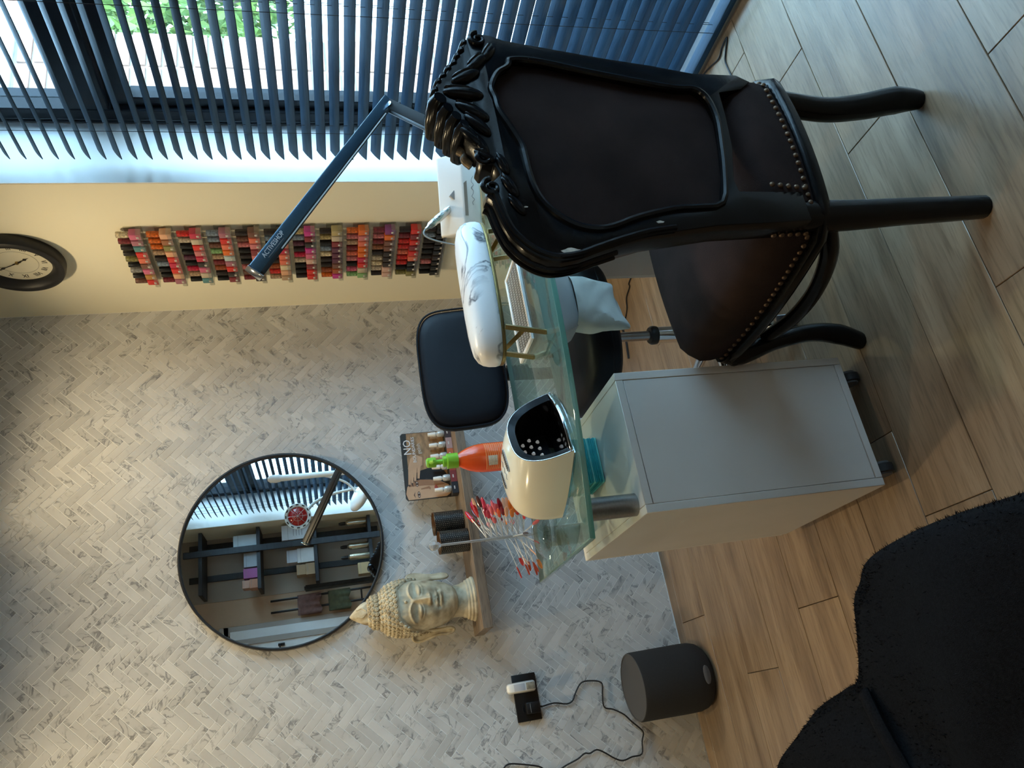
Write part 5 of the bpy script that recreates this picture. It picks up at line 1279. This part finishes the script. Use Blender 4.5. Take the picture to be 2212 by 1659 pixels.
carton(1.60, 1.72, 1.398, .24, .09, (.66, .68, .70), 'white carton with printed lines on the second shelf in the mirror', lines=4, yy=SY+.04)
carton(1.415, 1.53, 1.398, .13, .12, (.58, .58, .57), 'white drawer box with dividers on the second shelf in the mirror')
carton(1.425, 1.525, 1.5285, .08, .10, (.45, .45, .47), 'smoke grey lidded box atop the drawer box in the mirror')
carton(1.315, 1.405, 1.398, .070, .12, (.34, .22, .12), 'brown cardboard tray low on the second shelf in the mirror')
carton(1.32, 1.40, 1.4685, .070, .11, (.38, .25, .13), 'brown cardboard tray atop another tray in the mirror')
carton(1.43, 1.54, 1.832, .10, .11, (.32, .34, .36), 'grey stack of cloths on the third shelf in the mirror', 'cloths')
carton(1.345, 1.42, 1.832, .105, .10, (.36, .10, .26), 'purple box on the third shelf in the mirror')
carton(1.265, 1.335, 1.832, .060, .11, (.48, .22, .13), 'orange box low on the third shelf in the mirror')
carton(1.27, 1.33, 1.8925, .055, .10, (.50, .28, .20), 'peach box atop the orange box in the mirror')
carton(1.27, 1.36, .965, .10, .10, (.46, .33, .17), 'tan patterned box on the lowest shelf in the mirror')
stl = mat('champagne_can', (.50, .44, .33), .25, metal=.9)
for i, (x, yy) in enumerate([(1.700, SY+.02), (1.505, SY+.02), (1.42, SY+.02)]):
    t_ = thing('spray_can', 'champagne spray can on the lowest shelf in the mirror, %s from the window wall' % ORD[i], 'can', (x, yy, .965), group='spray cans on the lowest shelf')
    MB().lathe([(0, .0005), (.026, .0005), (.027, .005), (.027, .150), (.022, .162), (.012, .168), (.012, .172), (0, .172)], 24, (x, yy, .965)).build('body', stl, t_)
    MB().lathe([(.013, .170), (.014, .173), (.014, .205), (.009, .225), (0, .226)], 18, (x, yy, .965)).build('cap', sbk, t_)
# ---- black towel ladder with towels, curtain
ld_ = thing('towel_ladder', 'black towel ladder leaning on the rear wall beside the shelf unit', 'ladder', (1.13, YB+.1, 0))
for x in (1.185, 1.095): MB().tube([(x, YB+.19, 0), (x, YB+.03, 1.76)], .009, 8).build('rail', sbk, ld_)
for i, z in enumerate((1.54, 1.30, 1.05, .70, .35)): MB().cyl((1.095, YB+.19-.16*z/1.76, z), (1.185, YB+.19-.16*z/1.76, z), .007, 8).build('rung', sbk, ld_)
def towel(z, zb, c, label, dx=0.0):
    yy = YB+.19-.16*z/1.76; mb = MB()
    def fn(u, v):
        s = v*2-1; zz = z+.014-abs(s)*(z-zb); off = .016*math.copysign(1, s) if abs(s) > .06 else .016*s/.06
        return Vector((1.045+.155*u+dx, yy+off+.006*math.sin(u*19)*abs(s)+(.012*abs(s) if s > 0 else 0), zz-.010*math.sin(u*9)*abs(s)))
    mb.grid(fn, 24, 31); o = mb.build('towel', mat('cloth_'+label.split()[0], c, .95, var=.3, vscale=25), None, solid=.004, off=(0, 0, 0)); tag(o, label, 'towel', 'towels on the ladder')
towel(1.54, 1.36, (.16, .085, .07), 'rust and grey folded towel on the top rung of the ladder')
towel(1.30, 1.13, (.085, .095, .055), 'olive folded towel on the second rung of the ladder')
cu = MB(); cu.grid(lambda u, v: Vector((1.200+.035*u+.005*math.sin(u*22), YB+.22+.02*math.sin(u*22)+.05*v, 1.47-v*1.40+.02*math.sin(u*3))), 30, 16)
o = cu.build('hanging_cloth', mat('cloth_charcoal', (.055, .06, .062), .95, var=.25, vscale=25), None, solid=.004, off=(0, 0, 0)); tag(o, 'charcoal cloth hanging beside the towel ladder, seen in the mirror', 'cloth')
# ---- red heat lamp and magnifier on one stand near the window
hl = thing('heat_lamp', 'red infrared heat lamp on a white gooseneck stand by the window, seen in the mirror', 'lamp', (1.705, .34, 0))
HC = Vector((1.565, .28, 1.478)); hd = Vector((-.18, 1, .02)).normalized()
MB().lathe([(.0, -.16), (.022, -.16), (.030, -.15), (.034, -.12), (.050, -.09), (.078, -.04), (.088, -.01), (.092, 0), (.090, .004), (.072, .004), (.066, -.008), (.0, -.010)], 40, HC, axis=hd).build('shade', mat('ivory_lamp_shade', (.62, .66, .64), .35), hl)
MB().lathe([(.0, .016), (.03, .013), (.055, .003), (.066, -.008)], 32, HC, axis=hd, caps=False).build('red_bulb', mat('red_glass_bulb', (.35, .012, .010), .12, coat=.5), hl)
x_, y_, _ = basis(hd)
mb = MB()
for i in range(12):
    a = 2*math.pi*i/12; d_ = x_*math.cos(a)+y_*math.sin(a); mb.box(HC+d_*.081+hd*.0045, (.020, .008, .002), rot=Matrix((-x_*math.sin(a)+y_*math.cos(a), d_, hd)).transposed())
mb.build('rim_slots', sbk, hl)
mb = MB()
for i in range(4):
    a = math.pi*i/4; d_ = x_*math.cos(a)+y_*math.sin(a); mb.tube([HC+d_*.07+hd*.004, HC+d_*.03+hd*.021, HC-d_*.03+hd*.021, HC-d_*.07+hd*.004], .0011, 5)
mb.tube([HC+(x_*math.cos(t)+y_*math.sin(t))*.035+hd*.020 for t in [2*math.pi*i/20 for i in range(20)]], .0011, 5, closed=True)
mb.build('wire_guard', mat('bright_wire', (.6, .5, .45), .3, metal=.8), hl)
MB().tube(smooth_path([HC-hd*.155, (1.62, .14, 1.43), (1.675, .20, 1.36), (1.70, .28, 1.24), (1.705, .34, 1.08), (1.705, .34, .95)], 6), .011, 12).build('gooseneck', mat('ivory_gooseneck', (.60, .58, .52), .4), hl)
MB().cyl((1.705, .34, .03), (1.705, .34, 1.0), .012, 16).build('stand_pole', mat('ivory_pole', (.62, .60, .55), .4), hl)
for k in range(5):
    a = R(72*k+20); e = Vector((1.705+.07*math.cos(a), .34+.16*math.sin(a), .012)); MB().tube([(1.705, .34, .045), e], [.012, .010], 10).build('stand_leg', mat('ivory_pole', (.62, .60, .55), .4), hl)
ml = thing('magnifier_lamp', 'white magnifier lamp on a jointed arm by the window, seen in the mirror', 'lamp', (1.69, .78, 0))
MB().tube([(1.69, .78, .03), (1.69, .78, 1.05), (1.70, .75, 1.35), (1.71, .72, 1.585)], [.018, .018, .019, .022], 14).build('arm', whitepl, ml)
MB().lathe([(.024, -.03), (.028, 0), (.024, .035), (.012, .05), (0, .052)], 20, (1.71, .72, 1.59)).build('arm_joint', whitepl, ml)
MB().lathe([(.15, 0), (.15, .025), (.02, .04), (0, .04)], 28, (1.69, .80, 0), squash=(.45, 1)).build('foot', whitepl, ml)
HC2 = Vector((1.56, .62, 1.05)); 
MB().ball(HC2, (.11, .12, .045), 28, 14, rot=Euler((R(-18), R(28), 0)).to_matrix()).build('lamp_head', whitepl, ml)
MB().tube(smooth_path([(1.70, .75, 1.32), (1.685, .70, 1.22), (1.65, .66, 1.13), HC2+Vector((.02, .02, .02))], 6), .008, 10).build('head_arm', whitepl, ml)

# ------------------------------------------------------------------ tidy helper data
for o in list(bpy.data.objects):
    if '_o' in o: del o['_o']
